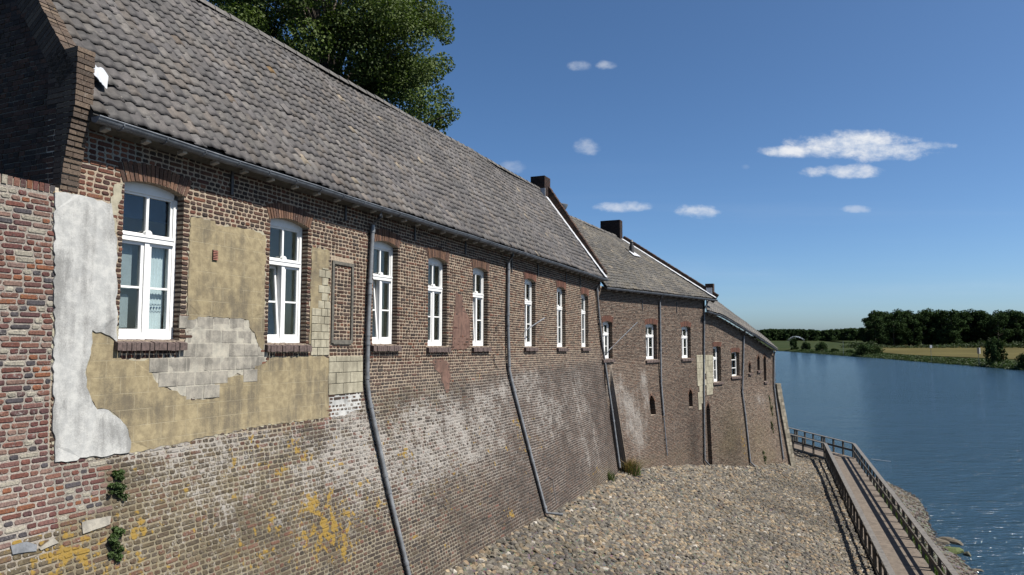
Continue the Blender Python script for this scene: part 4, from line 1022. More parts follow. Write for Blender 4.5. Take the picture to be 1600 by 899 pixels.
def chimney(parent, wall, u0, u1, n0, n1, z0, z1, seed):
    mb = MB(); mb.hexa(bbox_uv(wall, u0 + .012, u1 - .012, n0 + .012, n1 - .012, z0, z1 - .01)); core = tinted(mb, "chimney", parent, [(.16, .13, .11)], 2, 8)
    B = MB(); rr = random.Random(seed); z = z0; i = 0
    A = Vector((*wall.P(u0, 0, n0, True)[:2], 0)); D = Vector((*wall.D, 0)); N = Vector((*wall.N, 0)); lu, ln = u1 - u0, n1 - n0
    while z < z1 - .03:
        for (o_, d_, l_, nn_) in ((A, D, lu, -N), (A + N * ln, D, lu, N), (A, N, ln, -D), (A + D * lu, N, ln, D)):
            k = max(3, int(l_ / .11)); off = .5 * (i % 2); s_ = -off
            while s_ < k:
                a, b = max(0, s_) * l_ / k, min(k, s_ + 1) * l_ / k; s_ += 1
                if b - a < .03: continue
                f = rr.uniform(-.003, .003); p0 = o_ + d_ * (a + .004); p1 = o_ + d_ * (b - .004)
                B.hexa([p + q + Vector((0, 0, zz)) for zz in (z + .004, z + .058) for (p, q) in ((p0, -nn_ * .03), (p1, -nn_ * .03), (p1, nn_ * f), (p0, nn_ * f))])
        z += .0655; i += 1
    b = tinted(B, "chimney_bricks", core, [(.045, .03, .026), (.06, .036, .03), (.036, .027, .025)], seed, 8); b['kind'] = 'stuff'
    mb = MB(); mb.hexa(bbox_uv(wall, u0 + .1, u1 - .1, n0 + .1, n1 - .1, z1 - .015, z1 + .01)); mb.build("flue_opening", M_dark, core)
    return core
nc0, zc1 = w1.nz(829, 276, U1 - .45); nc1, _ = w1.nz(851, 276, U1 - .45)
print('chimney1', nc0, nc1, zc1)
chimney(B1, w1, U1 - .45, U1 + .25, nc0, nc1, rF[1] - 1.0, zc1, 5)
mb = MB(); mb.hexa(bbox_uv(w1, U1 - .475, U1 - .455, nc1 - .25, nc1 + .03, rF[1] - .75, rF[1] - .05)); mb.build("lead_flashing", M_lead, B1)
# downpipes of the main building
def wp(wall, px, py, n=.07, surf=True):
    u, v = (wall.suv if surf else wall.uv)(px, py) if surf else wall.uv(px, py, n)
    return Vector(wall.P(u, v, n, not surf))
d1 = [w1.V(w1.uv(597, 332, .3)[0], gv(6) - .03, .30), wp(w1, 595, 338, .28, False), wp(w1, 578, 352), wp(w1, 573, 450), wp(w1, 570, 530), wp(w1, 569, 596), wp(w1, 572, 622), wp(w1, 600, 755), wp(w1, 633, 893), wp(w1, 640, 925)]
downpipe(d1, B1, .045)
d2 = [wp(w1, 803, 394, .29, False), wp(w1, 801, 399, .26, False), wp(w1, 791, 411), wp(w1, 790, 500), wp(w1, 792, 578), wp(w1, 797, 600), wp(w1, 826, 712), wp(w1, 850, 801)]
d2 += [d2[-1] + Vector((.45, -.12, -.02))]
downpipe(d2, B1, .048)
d3 = [wp(w1, 938, 437, .26, False), wp(w1, 937, 443, .22, False), wp(w1, 930, 450), wp(w1, 934, 500), wp(w1, 941, 556), wp(w1, 955, 650), wp(w1, 966, 731)]
downpipe(d3, B1, .048)
# thin iron rods standing off the wall
mb = MB(); mb.tube([wp(w1, 818, 517, .05), wp(w1, 835, 497, .35)], .018, 8); mb.build("iron_rod", M_zinc, B1)
# bent iron lintel mark of a bricked-up hatch near the foot of the wall
mb = MB(); mb.tube([wp(w1, 869, 788, .01), wp(w1, 866, 770, .01), wp(w1, 863, 750, .01), wp(w1, 857, 746, .01), wp(w1, 850, 752, .01)], .016, 6); mb.build("hatch_outline", M_iron, B1)
mb = MB(); mb.tube([wp(w1, 770, 554, .03), wp(w1, 771, 566, .03), wp(w1, 775, 575, .03)], .012, 6); mb.build("iron_hook", M_iron, B1)
# back wall, so the house is closed
mb = MB(); mb.hexa(bbox_uv(w1, 0, U1, 2 * RNn - .1, 2 * RNn, -4, 2.3)); mb.build("back_wall", M_mortar, B1)
# ------------------------------------------------------------------ middle building
PAL2 = [(.085, .058, .045), (.105, .068, .052), (.072, .053, .044), (.12, .076, .056), (.092, .070, .057)]
G2w = [(*w2.suv(x, y), su, sv, a) for (x, y, su, sv, a) in [(985, 640, 1.2, 1.1, .8), (1005, 590, .4, .5, .7), (1010, 620, .35, .8, .5), (1000, 690, 1.0, .9, .55), (960, 600, .8, .8, .5), (1050, 660, 1.8, .8, .3)]]
G2f = [(*w2.suv(x, y), su, sv, a) for (x, y, su, sv, a) in [(1000, 728, 2.0, .25, .8), (1060, 715, 1.5, .5, .45)]]
G2b = [(*w2.suv(1084, 690), .55, 1.6, 1.0)]
def stain2(u, v): 
    n = fnoise(u * 1.3, v * 1.7, 5); return np.stack([np.clip(gaussians(G2w, u, v) + .1 * n, 0, 1), 0 * u, np.clip(gaussians(G2f, u, v) * (.5 + n), 0, 1)], -1)
def mort2(u, v): return np.tile(np.array([[.42, .345, .275]]), (len(u), 1)) * (1 - .45 * np.clip(gaussians(G2b, u, v), 0, 1))[:, None] * (1 - .25 * np.clip(-1.2 - v, 0, 1))[:, None]
w2px = [((942, 952), (502, 561)), ((1009, 1022), (506, 562)), ((1065, 1075), (510, 560))]
win2 = []
for xs, ys in w2px:
    a = w2.uv(xs[0], 540, 0)[0]; b = w2.uv(xs[1], 540, -.13)[0]; hi = w2.uv(sum(xs) / 2, ys[0], -.1)[1]; lo = w2.uv(sum(xs) / 2, ys[1], -.1)[1]; win2.append([a, b, lo, hi]); print('w2', [round(float(q), 2) for q in (a, b, lo, hi)])
holes2 = [(w[0], w[1] + .04, w[2], w[3], .06, .30) for w in win2]
def slot(wall, x0, x1, y0, y1):
    a = wall.suv(x0, (y0 + y1) / 2)[0]; b = wall.suv(x1, (y0 + y1) / 2)[0]; hi = wall.suv((x0 + x1) / 2, y0)[1]; lo = wall.suv((x0 + x1) / 2, y1)[1]; return (a, b, lo, hi, (b - a) / 2, .35)
slots2 = [slot(w2, 1015, 1023.5, 618, 649), slot(w2, 1076, 1082, 609, 636)]
ab2 = arch_blocks(holes2)
def blocks2(v): 
    o = ab2(v)
    if v < -1.1: o.append((.70, .79, False))
    for (a, b, lo, hi, rise, d) in slots2:
        if lo < v < hi:
            sp = hi - rise; k = 1 if v < sp else math.sqrt(max(0, 1 - (v - sp) / rise)); c = (a + b) / 2; o.append((c - (b - a) / 2 * k, c + (b - a) / 2 * k, True))
    return o
VT2 = w2.uv(1030, 458, .3)[1] + .1
V, Q, C, S = sheet(w2, -.3, U2 + .1, -8, VT2, holes2 + slots2, mort2, stain2, .2, ub=(.72, .77))
wall2 = link_mesh("wall", mesh_np("wall", V, Q, M_mas, dict(tint=C, stain=S)), B2o)
Bk2 = layout(-.3, U2 + .1, -8, VT2 - .02, .066, blocks2, seed=21, hdr=.45, jt=.018); pz = w2.P(Bk2[:, 0], Bk2[:, 1]); Bk2 = Bk2[pz[:, 2] > -7.4]
T2 = pick(PAL2, len(Bk2), 33) * (1 - .42 * np.clip(gaussians(G2b, Bk2[:, 0], Bk2[:, 1]), 0, 1))[:, None]
o = link_mesh("brick_courses", bricks_mesh("brick_courses", w2, Bk2, T2, stain2(Bk2[:, 0], Bk2[:, 1]), oct_=False), wall2); o['kind'] = 'stuff'
for i, w in enumerate(win2):
    a, b, lo, hi = w; arch_bricks(w2, a, b + .04, hi - .06, .06, HG, M_arch2, B2o); brick_sill(w2, a, b + .04, lo, B2o, seed=30 + i); add_window(w2, a, b, lo, hi, .06, B2o, recess=.16, open_l=4 if i == 1 else 0)
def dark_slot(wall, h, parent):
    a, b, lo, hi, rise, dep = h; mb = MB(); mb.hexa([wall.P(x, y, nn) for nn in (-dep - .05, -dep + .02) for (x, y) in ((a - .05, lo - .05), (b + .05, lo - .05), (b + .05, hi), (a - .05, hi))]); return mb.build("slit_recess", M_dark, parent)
for s_ in slots2: dark_slot(w2, s_, B2o); arch_bricks(w2, s_[0], s_[1], s_[3] - s_[4], s_[4], .10, M_arch, B2o, 7, .012)
for (px, y0, y1) in [(1004, 470, 485), (1057.5, 472, 489)]:
    u, vb_ = w2.uv(px, y0, .03); va = w2.uv(px, y1, .03)[1]; mb = MB(); mb.hexa([w2.P(x, y, nn) for nn in (.012, .035) for (x, y) in ((u - .025, va), (u + .025, va), (u + .025, vb_), (u - .025, vb_))]); mb.build("wall_anchor", M_iron, B2o)
g2 = [w2.uv(px, py, .3) for px, py in ((950, 449.5), (1000, 455.5), (1060, 462), (1116, 468))]
gfit = np.polyfit([p[0] for p in g2], [p[1] for p in g2], 1); gv2 = lambda u: gfit[0] * u + gfit[1]
ue = w2.uv(1119, 468, .3)[0]; RN2 = -4.7; ra_ = w2.uv(885, 338, RN2); rb_ = w2.uv(971, 375, RN2)
print('roof2', gv2(0), gv2(ue), ra_, rb_)
du = rb_[0] - ra_[0]; rl = lambda u: ra_[1] + (rb_[1] - ra_[1]) * (u - ra_[0]) / du
E2 = [w2.P(u, gv2(u) + .03, .27, True) for u in np.linspace(.1, ue, 7)]
u0r = ra_[0] - 1.6
Rg2 = [w2.P(u, rl(u) + .03 * math.sin(u * 1.7), RN2, True) for u in np.linspace(u0r, rb_[0], 17)]
roof2 = Roof(E2, Rg2); slab2 = slab("roof", roof2, B2o, .08, np.array([*(-w2.N * 4.0), -3.5]))
TP2 = [(0.041, 0.037, 0.030), (0.032, 0.029, 0.025), (0.051, 0.044, 0.035), (0.027, 0.025, 0.023), (0.046, 0.039, 0.028)]
tiles(roof2, slab2, TP2, 0, 5, cell=(.18, .215)); ridge_tiles([Vector(p) + Vector((0, 0, .0)) for p in Rg2[::16]], slab2, seed=4)
gp = [w2.V(u, gv2(u) - .01, .30) for u in np.linspace(0.0, ue + .05, 12)]; gutter(gp, B2o)
u = .4
while u < ue - .1:
    c = gv2(u) - .10; mb = MB(); mb.hexa([w2.P(x, y, nn, True) for (nn, y0, y1) in ((0.15, c - .02, c + .03), (.26, c + .0, c + .045)) for (x, y) in ((u - .04, y0), (u + .04, y0), (u + .04, y1), (u - .04, y1))]); mb.build("rafter_tail", M_tail, B2o); u += .6
# oblique far parapet of the middle roof: follows the verge in space
def verge_parapet(parent, roof, a, wdt, hgt, seed, pal, flash=True):
    mb = MB(); rr = random.Random(seed); p0, p1 = roof.P(a, 0.0), roof.P(a, 1.0); L_ = np.linalg.norm(p1 - p0); n = int(L_ / .075)
    _, ta, ts, nn, _, _ = roof.frame(np.array([a]), np.array([.5])); ts, nn = ts[0], nn[0]; out = np.cross(ts, nn); out /= np.linalg.norm(out); out = out if out @ ta[0] > 0 else -out
    for i in range(n):
        s0, s1 = L_ * i / n + .005, L_ * (i + 1) / n - .005; f = rr.uniform(-.008, .008); P = []
        for h_ in (-.25, hgt + f):
            for (x, s_) in ((0, s0), (wdt, s0), (wdt, s1), (0, s1)): P.append(p0 + ts * s_ + out * x + nn * h_)
        mb.hexa(P)
    o = tinted(mb, "parapet", parent, pal, seed, 8, (.05, 0, .05)); o['kind'] = 'stuff'
    fl = MB(); K = 26
    for k in range(K):
        P = []; j = .05 * (k % 2)
        for h_ in (.085, .105):
            for (x, s_) in ((-.34 - j, L_ * k / K), (-.005, L_ * k / K), (-.005, L_ * (k + 1) / K), (-.34 - j, L_ * (k + 1) / K)): P.append(p0 + ts * s_ + out * x + nn * h_)
        fl.hexa(P)
    fl.build("lead_flashing", M_lead, parent); return p0, p1, ts, nn, out
p0, p1, ts, nn, out = verge_parapet(B2o, roof2, 1.0, .25, .26, 9, UP)
c0 = Vector(p0 + ts * .45 + nn * .1); 
def box_at(c, ax, ay, sx, sy, z0, z1):
    c = Vector(c); ax = Vector(ax); ay = Vector(ay); return [c + ax * (sx * i) + ay * (sy * j) + Vector((0, 0, z)) for z in (z0, z1) for (i, j) in ((-.5, -.5), (.5, -.5), (.5, .5), (-.5, .5))]
oh = Vector((out[0], out[1], 0)).normalized(); th_ = Vector((ts[0], ts[1], 0)).normalized()
mb = MB(); mb.hexa(box_at(c0 + oh * .12, oh, th_, .30, .42, -.1, .50)); tinted(mb, "parapet_shoulder", B2o, UP, 3, 8)
mb = MB(); mb.hexa(box_at(c0 - oh * .05, oh, th_, .03, .30, -.1, .28)); mb.build("lead_flashing", M_lead, B2o)
# gable core beneath the verge
mb = MB(); pg = Vector(p0 + ts * .75); q = [pg + oh * .02, pg + oh * .24, Vector(p1) + oh * .24, Vector(p1) + oh * .02]; lowz = [Vector((v_.x, v_.y, -3)) for v_ in q]; mb.hexa(lowz + [v_ + Vector((0, 0, .1)) for v_ in q]); tinted(mb, "gable_wall", B2o, PAL2, 3, 8)
cz = to_px(np.array([p1]))
yc = p1[1] - .2
pL, pR = at_y(938, 350, yc), at_y(966.5, 350, yc); zt = at_y(950, 346, yc)[2]
cw_ = pR[0] - pL[0]; print('chimney2 width', cw_, 'top', zt, 'ridge', p1)
cwall = Wall((pL[0] + .0, yc), (.41, .912), 0, ([0, 1], [-50, -50]), ([0, 1], [0, 0]))
chimney(B2o, cwall, 0, .55, 0, cw_ / .912, p1[2] - 1.1, zt, 8)
mb = MB(); mb.hexa(bbox_uv(cwall, -.03, -.005, cw_ * .45, cw_ * 1.0, p1[2] - .85, p1[2] - .05)); mb.build("lead_flashing", M_lead, B2o)
# black stove pipe with its flashing
a_, q_ = ra(987, 398, roof2, w2); base = Vector(roof2.P(a_, q_)); _, _, tss, nnn, _, _ = roof2.frame(np.array([a_]), np.array([q_]))
topz = at_y(985.5, 375, base.y)[2]
mb = MB(); mb.tube([base + Vector((0, 0, -.1)), base + Vector((0, 0, .45))], .13, 12).tube([base + Vector((0, 0, .45)), Vector((base.x, base.y, topz - .12))], .09, 12).tube([Vector((base.x, base.y, topz - .12)), Vector((base.x, base.y, topz))], [.12, .06], 12)
mb.build("stove_pipe", M_iron, B2o, smooth=True)
mb = MB(); bs = base + Vector(nnn[0]) * .10; d_ = Vector(tss[0]); e_ = d_.cross(Vector(nnn[0])).normalized()
mb.hexa([bs + e_ * x + d_ * y + Vector(nnn[0]) * h_ for h_ in (0, .02) for (x, y) in ((-.38, -.35), (.38, -.35), (.30, .12), (-.30, .12))]); mb.build("lead_flashing", M_lead, B2o)
# capped vent pipe just behind the first parapet
vy = 33.0; vx, _, vz1 = at_y(877, 318, vy); mb = MB()
mb.tube([(vx, vy, 3.2), (vx, vy, vz1 - .28)], .21, 16); mb.build("vent_pipe", M_lead, B2o, smooth=True)
mb = MB(); mb.tube([(vx, vy, vz1 - .28), (vx, vy, vz1 - .10), (vx, vy, vz1 - .07), (vx, vy, vz1)], [.24, .33, .33, .10], 18); mb.build("vent_cap", M_zinc, B2o, smooth=True)
downpipe([wp(w2, 1035, 461, .26, False), wp(w2, 1034, 465, .2, False), wp(w2, 1029, 472), wp(w2, 1030, 540), wp(w2, 1031, 600), wp(w2, 1035, 650)], B2o, .047)
downpipe([wp(w2, 1035, 652), wp(w2, 1040.5, 712)], B2o, .028, False, M_zinc)
downpipe([wp(w2, 1106, 471, .26, False), wp(w2, 1105, 475, .2, False), wp(w2, 1098.5, 484, .07), wp(w2, 1098, 560), wp(w2, 1098, 640), wp(w2, 1099, 718), wp(w2, 1104, 727, .15)], B2o, .047)
mb = MB(); mb.tube([wp(w2, 994, 504, .05), wp(w1, 944, 549, .16)], .018, 8); mb.build("iron_rod", M_zinc, B2o)
mb = MB(); mb.hexa(bbox_uv(w2, -2.0, U2, -7.6, -7.5, -4, 1.8)); mb.build("back_wall", M_mortar, B2o)

# ------------------------------------------------------------------ end building
PAL3 = PAL2
G3f = [(*w3.suv(x, y), su, sv, a) for (x, y, su, sv, a) in [(1145, 680, 1.5, 1.6, .8), (1190, 690, 1.4, 1.4, .95), (1130, 700, 1.0, .6, .5), (1205, 640, .5, .8, .6), (1200, 715, 1.5, .4, .9)]]
G3l = [(*w3.suv(x, y), su, sv, a) for (x, y, su, sv, a) in [(1163, 700, .3, .7, .62), (1158, 680, .2, .3, .5)]]
G3w = [(*w3.suv(x, y), su, sv, a) for (x, y, su, sv, a) in [(1190, 625, 1.2, .5, .55), (1120, 610, .8, .8, .3)]]
G3d = [(*w3.suv(x, y), su, sv, a) for (x, y, su, sv, a) in [(1146, 690, 1.3, 1.6, .5)]]
def stain3(u, v): 
    n = fnoise(u * 1.3, v * 1.7, 6); return np.stack([np.clip(gaussians(G3w, u, v) + .08 * n, 0, 1), gaussians(G3l, u, v), np.clip(gaussians(G3f, u, v) * (.4 + n), 0, 1)], -1)
def mort3(u, v): return np.tile(np.array([[.46, .38, .30]]), (len(u), 1)) * (1 - np.clip(gaussians(G3d, u, v), 0, .5))[:, None]
top3 = [(1104, 487), (1125, 493), (1140, 501), (1152, 508.5), (1165, 516), (1180, 525), (1196, 536), (1213, 547)]
tp = [w3.uv(px, py, .3) for px, py in top3]; tu = [p[0] for p in tp]; tv = [p[1] for p in tp]
ftop = lambda u: np.interp(u, tu, tv) + .045
w3px = [((1114.5, 1121.5), (541, 597)), ((1143, 1150.5), (550, 588))]
win3 = []
for xs, ys in w3px:
    a = w3.uv(xs[0], 570, 0)[0]; b = w3.uv(xs[1], 570, -.15)[0]; hi = w3.uv(sum(xs) / 2, ys[0], -.1)[1]; lo = w3.uv(sum(xs) / 2, ys[1], -.1)[1]; win3.append([a, b, lo, hi]); print('w3', [round(float(q), 2) for q in (a, b, lo, hi)])
holes3 = [(w[0], w[1] + .08, w[2], w[3], .05, .34) for w in win3]
slots3 = [slot(w3, 1169.5, 1173, 567, 583), slot(w3, 1183, 1187, 556, 579), slot(w3, 1193, 1197, 556, 596)]
door = slot(w3, 1104.5, 1111, 630, 724); door = (door[0], door[1], -8.4, door[3], .35, .9)
ab3 = arch_blocks(holes3)
def blocks3(v):
    o = ab3(v)
    for (a, b, lo, hi, rise, d) in slots3 + [door]:
        if lo < v < hi:
            sp = hi - rise; k = 1 if v < sp else math.sqrt(max(0, 1 - (v - sp) / rise)); c = (a + b) / 2; o.append((c - (b - a) / 2 * k, c + (b - a) / 2 * k, True))
    return o
V, Q, C, S = sheet(w3, 0, U3, -9.2, max(tv) + .05, holes3 + slots3 + [door], mort3, stain3, .2, vtop=ftop)
wall3 = link_mesh("wall", mesh_np("wall", V, Q, M_mas, dict(tint=C, stain=S)), B3o)
Bk3 = layout(0, U3, -9.2, max(tv) + .05, .066, blocks3, seed=23, hdr=.45, jt=.018); Bk3 = Bk3[(Bk3[:, 1] < ftop(Bk3[:, 0]) - .04) & (w3.P(Bk3[:, 0], Bk3[:, 1])[:, 2] > -8.8)]
cream3 = [w3.suv(*p) for p in [(1103.5, 555), (1112, 555), (1113, 558), (1114, 598), (1110, 617), (1103.5, 617)]]
Bk3 = Bk3[~in_poly(Bk3[:, 0], Bk3[:, 1], cream3)]
T3 = pick(PAL3, len(Bk3), 34) * (1 - np.clip(gaussians(G3d, Bk3[:, 0], Bk3[:, 1]), 0, .5))[:, None]
o = link_mesh("brick_courses", bricks_mesh("brick_courses", w3, Bk3, T3, stain3(Bk3[:, 0], Bk3[:, 1]), oct_=False), wall3); o['kind'] = 'stuff'
blocks_part(w3, cream3, M_cream, wall3, .34, .30, .03, 5)
blocks_part(w2, [w2.suv(*p) for p in [(1088.5, 555), (1101.5, 555), (1101.5, 617), (1097, 617), (1097, 640), (1091, 640), (1091, 600), (1089, 580)]], M_cream, wall2, .34, .30, .03, 6)
for i, w in enumerate(win3):
    a, b, lo, hi = w; arch_bricks(w3, a, b + .08, hi - .05, .05, HG, M_arch2, B3o); brick_sill(w3, a, b + .08, lo, B3o, seed=40 + i, ov=.12)
    if i == 0: add_window(w3, a, b, lo, hi, .05, B3o, recess=.2)
    else:                             # four-light casement
        W_, H_ = b - a, hi - lo; mb = MB(); M = w3.M(a, lo, -.16); f_ = .05
        mb.box(0, f_, 0, .08, 0, H_); mb.box(W_ - f_, W_, 0, .08, 0, H_); mb.box(f_, W_ - f_, 0, .08, 0, .08); mb.box(f_, W_ - f_, 0, .08, H_ - .07, H_)
        for k in (1, 2): mb.box(f_, W_ - f_, .01, .06, H_ * k / 3 - .02, H_ * k / 3 + .02)
        f = mb.build("window", M_paint, B3o, M); f['label'] = "small three-pane window"
        for k in range(3): MB().box(f_, W_ - f_, .04, .046, H_ * k / 3 + .02, H_ * (k + 1) / 3 - .02).build("pane", M_glass, f, M)
        dark_slot(w3, (a, b + .08, lo, hi, .05, .7), B3o)
for s_ in slots3 + [door]: dark_slot(w3, s_, B3o); arch_bricks(w3, s_[0], s_[1], s_[3] - s_[4], s_[4], .12, M_arch, B3o, 9, .012)
for s_ in slots3: brick_sill(w3, s_[0], s_[1], s_[2], B3o, seed=5, ov=.05)
# roof falling towards the river: its verge follows the stepped wall head
lo3 = [w3.P(u, v + .07, .32, True) for u, v in tp]
up3p = [w3.uv(px, py, -2.6) for px, py in [(1104, 459), (1118, 470), (1135, 483), (1150, 494), (1166, 505), (1182, 517.5), (1199, 531), (1215, 546)]]
up3 = [w3.P(u, v, -2.6, True) for u, v in up3p]
roof3 = Roof(lo3, up3); slab3 = slab("roof", roof3, B3o, .06)
tiles(roof3, slab3, [(0.061, 0.055, 0.047), (0.049, 0.045, 0.041), (0.071, 0.063, 0.052)], 0, 6, along=True, cell=(.18, .215))
pts = [w3.V(u, v, .34) for u, v in tp]; gutter(pts, B3o, .07)
mb = MB()
for k in range(14):
    a0, a1 = k / 14, (k + 1) / 14; P = []
    for dz in (-.05, .02):
        for (a, x) in ((a0, -2.6), (a1, -2.6), (a1, -.0), (a0, 0)):
            pass
n_t = int((tu[-1] - tu[0]) / .55)
for k in range(1, n_t):
    u = tu[0] + k * .55; c = float(np.interp(u, tu, tv)) - .05; mb = MB()
    mb.hexa([w3.P(x, y, nn_, True) for (nn_, y0, y1) in ((.12, c - .08, c - .02), (.28, c - .05, c - .02)) for (x, y) in ((u - .04, y0), (u + .04, y0), (u + .04, y1), (u - .04, y1))]); mb.build("rafter_tail", M_tail, B3o)
downpipe([wp(w3, 1164, 517, .28, False), wp(w3, 1164, 521, .2, False), wp(w3, 1160.5, 526), wp(w3, 1159.5, 570), wp(w3, 1158, 612), wp(w3, 1163, 650), wp(w3, 1170.5, 722), wp(w3, 1174, 728, .2)], B3o, .047)
downpipe([wp(w3, 1211, 549, .2, False), wp(w3, 1208, 556), wp(w3, 1208, 605), wp(w3, 1212, 640), wp(w3, 1222.5, 718)], B3o, .047)
# end wall towards the river and the corner buttress of grey stone
ew = gable(B3o, w3.P(U3, 0, 0, True)[:2], -w3.N, 3.0, -9.2, lambda x: 0 * np.asarray(x, float) + tv[-1] - .1, PAL3, (.30, .26, .21), 61, "end_wall")
def zpx(px, py, u, n): return w3.uv(px, py, n)
bt = w3.suv(1209, 600)[1]; mb = MB(); P = []
for (zz) in (-9.2, bt):
    bb = float(w3.b(U3, zz))
    for (x, nn_) in ((U3 - .02, -.9), (U3 + .62, -.9), (U3 + .62, bb + .10), (U3 - .02, bb + .10)): P.append(w3.P(x, zz, nn_, True))
mb.hexa(P); but = tinted(mb, "corner_buttress", B3o, [(.20, .18, .14)], 3, 8, (.2, 0, .4))
z = -8.8; r_ = random.Random(4)
mb = MB()
while z < bt - .05:
    h_ = r_.uniform(.16, .26); h_ = min(h_, bt - z)
    for (x0, x1) in ((U3 - .03, U3 + .30), (U3 + .31, U3 + .64)):
        P = []; g = r_.uniform(0, .02)
        for zz in (z + .01, z + h_ - .01):
            bb = float(w3.b(U3, zz)); P += [w3.P(x0, zz, bb - .05, True), w3.P(x1, zz, bb - .05, True), w3.P(x1, zz, bb + .12 + g, True), w3.P(x0, zz, bb + .12 + g, True)]
        mb.hexa(P)
    z += h_
o = tinted(mb, "buttress_blocks", but, [(.22, .20, .16), (.17, .155, .125), (.26, .235, .19)], 14, 8, (.2, .0, .3)); o['kind'] = 'stuff'
mb = MB(); mb.hexa(bbox_uv(w3, 0, U3 - .02, -3.0, -2.92, -8, -1.2)); mb.build("back_wall", M_mortar, B3o)
# ------------------------------------------------------------------ ground, river and far bank
WATER = -10.0; DK = -8.5
def base_pt(wall, px, py): u, v = wall.suv(px, py); return wall.P(u, v)
bp = [base_pt(w1, x, y) for x, y in [(690, 899), (770, 850), (855, 806), (920, 768), (962, 744)]] + [base_pt(w2, x, y) for x, y in [(1000, 733), (1040, 730), (1090, 728)]] + [base_pt(w3, x, y) for x, y in [(1130, 728), (1170, 729), (1222, 724)]]
for p in bp: print('base', np.round(p, 2))
bp = np.array(bp); s0 = bp[0] - (bp[1] - bp[0]) / np.linalg.norm((bp[1] - bp[0])[:2]) * 18; s0[2] = bp[0][2] + .3
end = bp[-1] + np.array([1.2, 3.0, -.25]); end2 = np.array([19.0, 60.0, -9.2])
BL = np.vstack([[s0], bp, [end], [end2]]); BL = BL[np.argsort(BL[:, 1])]
din = np.array([.354, .935]); I0 = np.array([at_z(1394, 898, DK + .98)[0], at_z(1394, 898, DK + .98)[1]]); I1 = np.array(at_z(1290.5, 715, DK)[:2])
din = (I1 - I0) / np.linalg.norm(I1 - I0); nin = np.array([din[1], -din[0]]); O1 = np.array(at_z(1335.5, 715.5, DK)[:2])
WD = float((O1 - I1) @ nin); print('deck', I0, I1, din, 'width', WD)
d2v = np.array([-.14, .99]); d2v /= np.linalg.norm(d2v)
Iend = I1 + d2v * 26; Oend = O1 + d2v * 26; Ist = I0 - din * 16; Ost = Ist + nin * WD
def xb(y): return np.interp(y, [Ist[1], I1[1], Iend[1]], [Ist[0], I1[0], Iend[0]])
def xo(y): return np.interp(y, [Ost[1], O1[1], Oend[1]], [Ost[0], O1[0], Oend[0]])
shore = [at_z(px, py, WATER)[:2] for px, py in [(1528, 899), (1500, 872), (1462, 843), (1450, 822), (1446, 800), (1441, 787), (1424, 773), (1398, 761), (1385, 752)]]
sy = [p[1] for p in shore]; sx = [p[0] for p in shore]; print('shore', np.round(shore, 1))
def xs(y):
    base = np.interp(y, sy, sx); return np.where(y < sy[0], sx[0] - (sy[0] - y) * .33, np.where(y > sy[-1], sx[-1] - (y - sy[-1]) * .5, base))
def gz(x, y):
    x = np.asarray(x, float); y = np.asarray(y, float); xw = np.interp(y, BL[:, 1], BL[:, 0]); zw = np.interp(y, BL[:, 1], BL[:, 2]); b_ = xb(y); zb = DK - .22
    t_ = (x - xw) / np.maximum(.5, b_ - xw); zi = zw + (zb - zw) * np.clip(t_, 0, 1) - .18 * np.sin(np.pi * np.clip(t_, 0, 1))
    s_ = np.maximum(xs(y), b_ + .3); zo = zb - .1 + (WATER + .02 - zb + .1) * np.clip((x - b_) / (s_ - b_), 0, 3) ** 1.3
    z = np.where(x < b_, zi, np.maximum(zo, -13.5)) + (fnoise(x * 1.1, y * 1.1, 4) - .5) * .12
    return z
m_, t = newmat("ground_gravel"); pos = t.n('ShaderNodeNewGeometry').outputs['Position']
n_ = t.noise(pos, 7, 5, .7); nb = t.noise(pos, .5, 3, .6)
vo = t.n('ShaderNodeTexVoronoi', Vector=pos, Scale=14.0)
cg = t.mix(t.ramp(n_, .35, .65), (0.049, 0.046, 0.039), (0.111, 0.101, 0.085)); cg = t.mix(t.ramp(nb, .5, .7, 0, .35), cg, (0.039, 0.049, 0.019))
cg = t.mix(.55, cg, t.mix(1.0, cg, vo.outputs['Color'], 'MULTIPLY'))
finish(t, cg, .95, t.math('ADD', n_, vo.outputs['Distance']), .8, .03); M_ground = m_
Y = np.concatenate([np.arange(-14, 62, .4), [70, 90]]); Tn = np.linspace(0, 1, 60)
xl = np.interp(Y, BL[:, 1], BL[:, 0]) - 2.5; xr = xo(Y) + 9
X = xl[:, None] + (xr - xl)[:, None] * Tn[None, :]; YY = np.repeat(Y[:, None], len(Tn), 1)
G = np.stack([X, YY, gz(X, YY)], -1).reshape(-1, 3); a_ = np.arange(len(Y) - 1)[:, None] * len(Tn); b_ = np.arange(len(Tn) - 1)[None, :]
q = np.stack([a_ + b_, a_ + b_ + 1, a_ + b_ + 1 + len(Tn), a_ + b_ + len(Tn)], -1).reshape(-1, 4)
ground = link_mesh("ground", mesh_np("ground", G, [q], M_ground, smooth=True)); ground['kind'] = 'structure'; ground['label'] = "sloping river bank paved with rough cobbles below the brick walls"
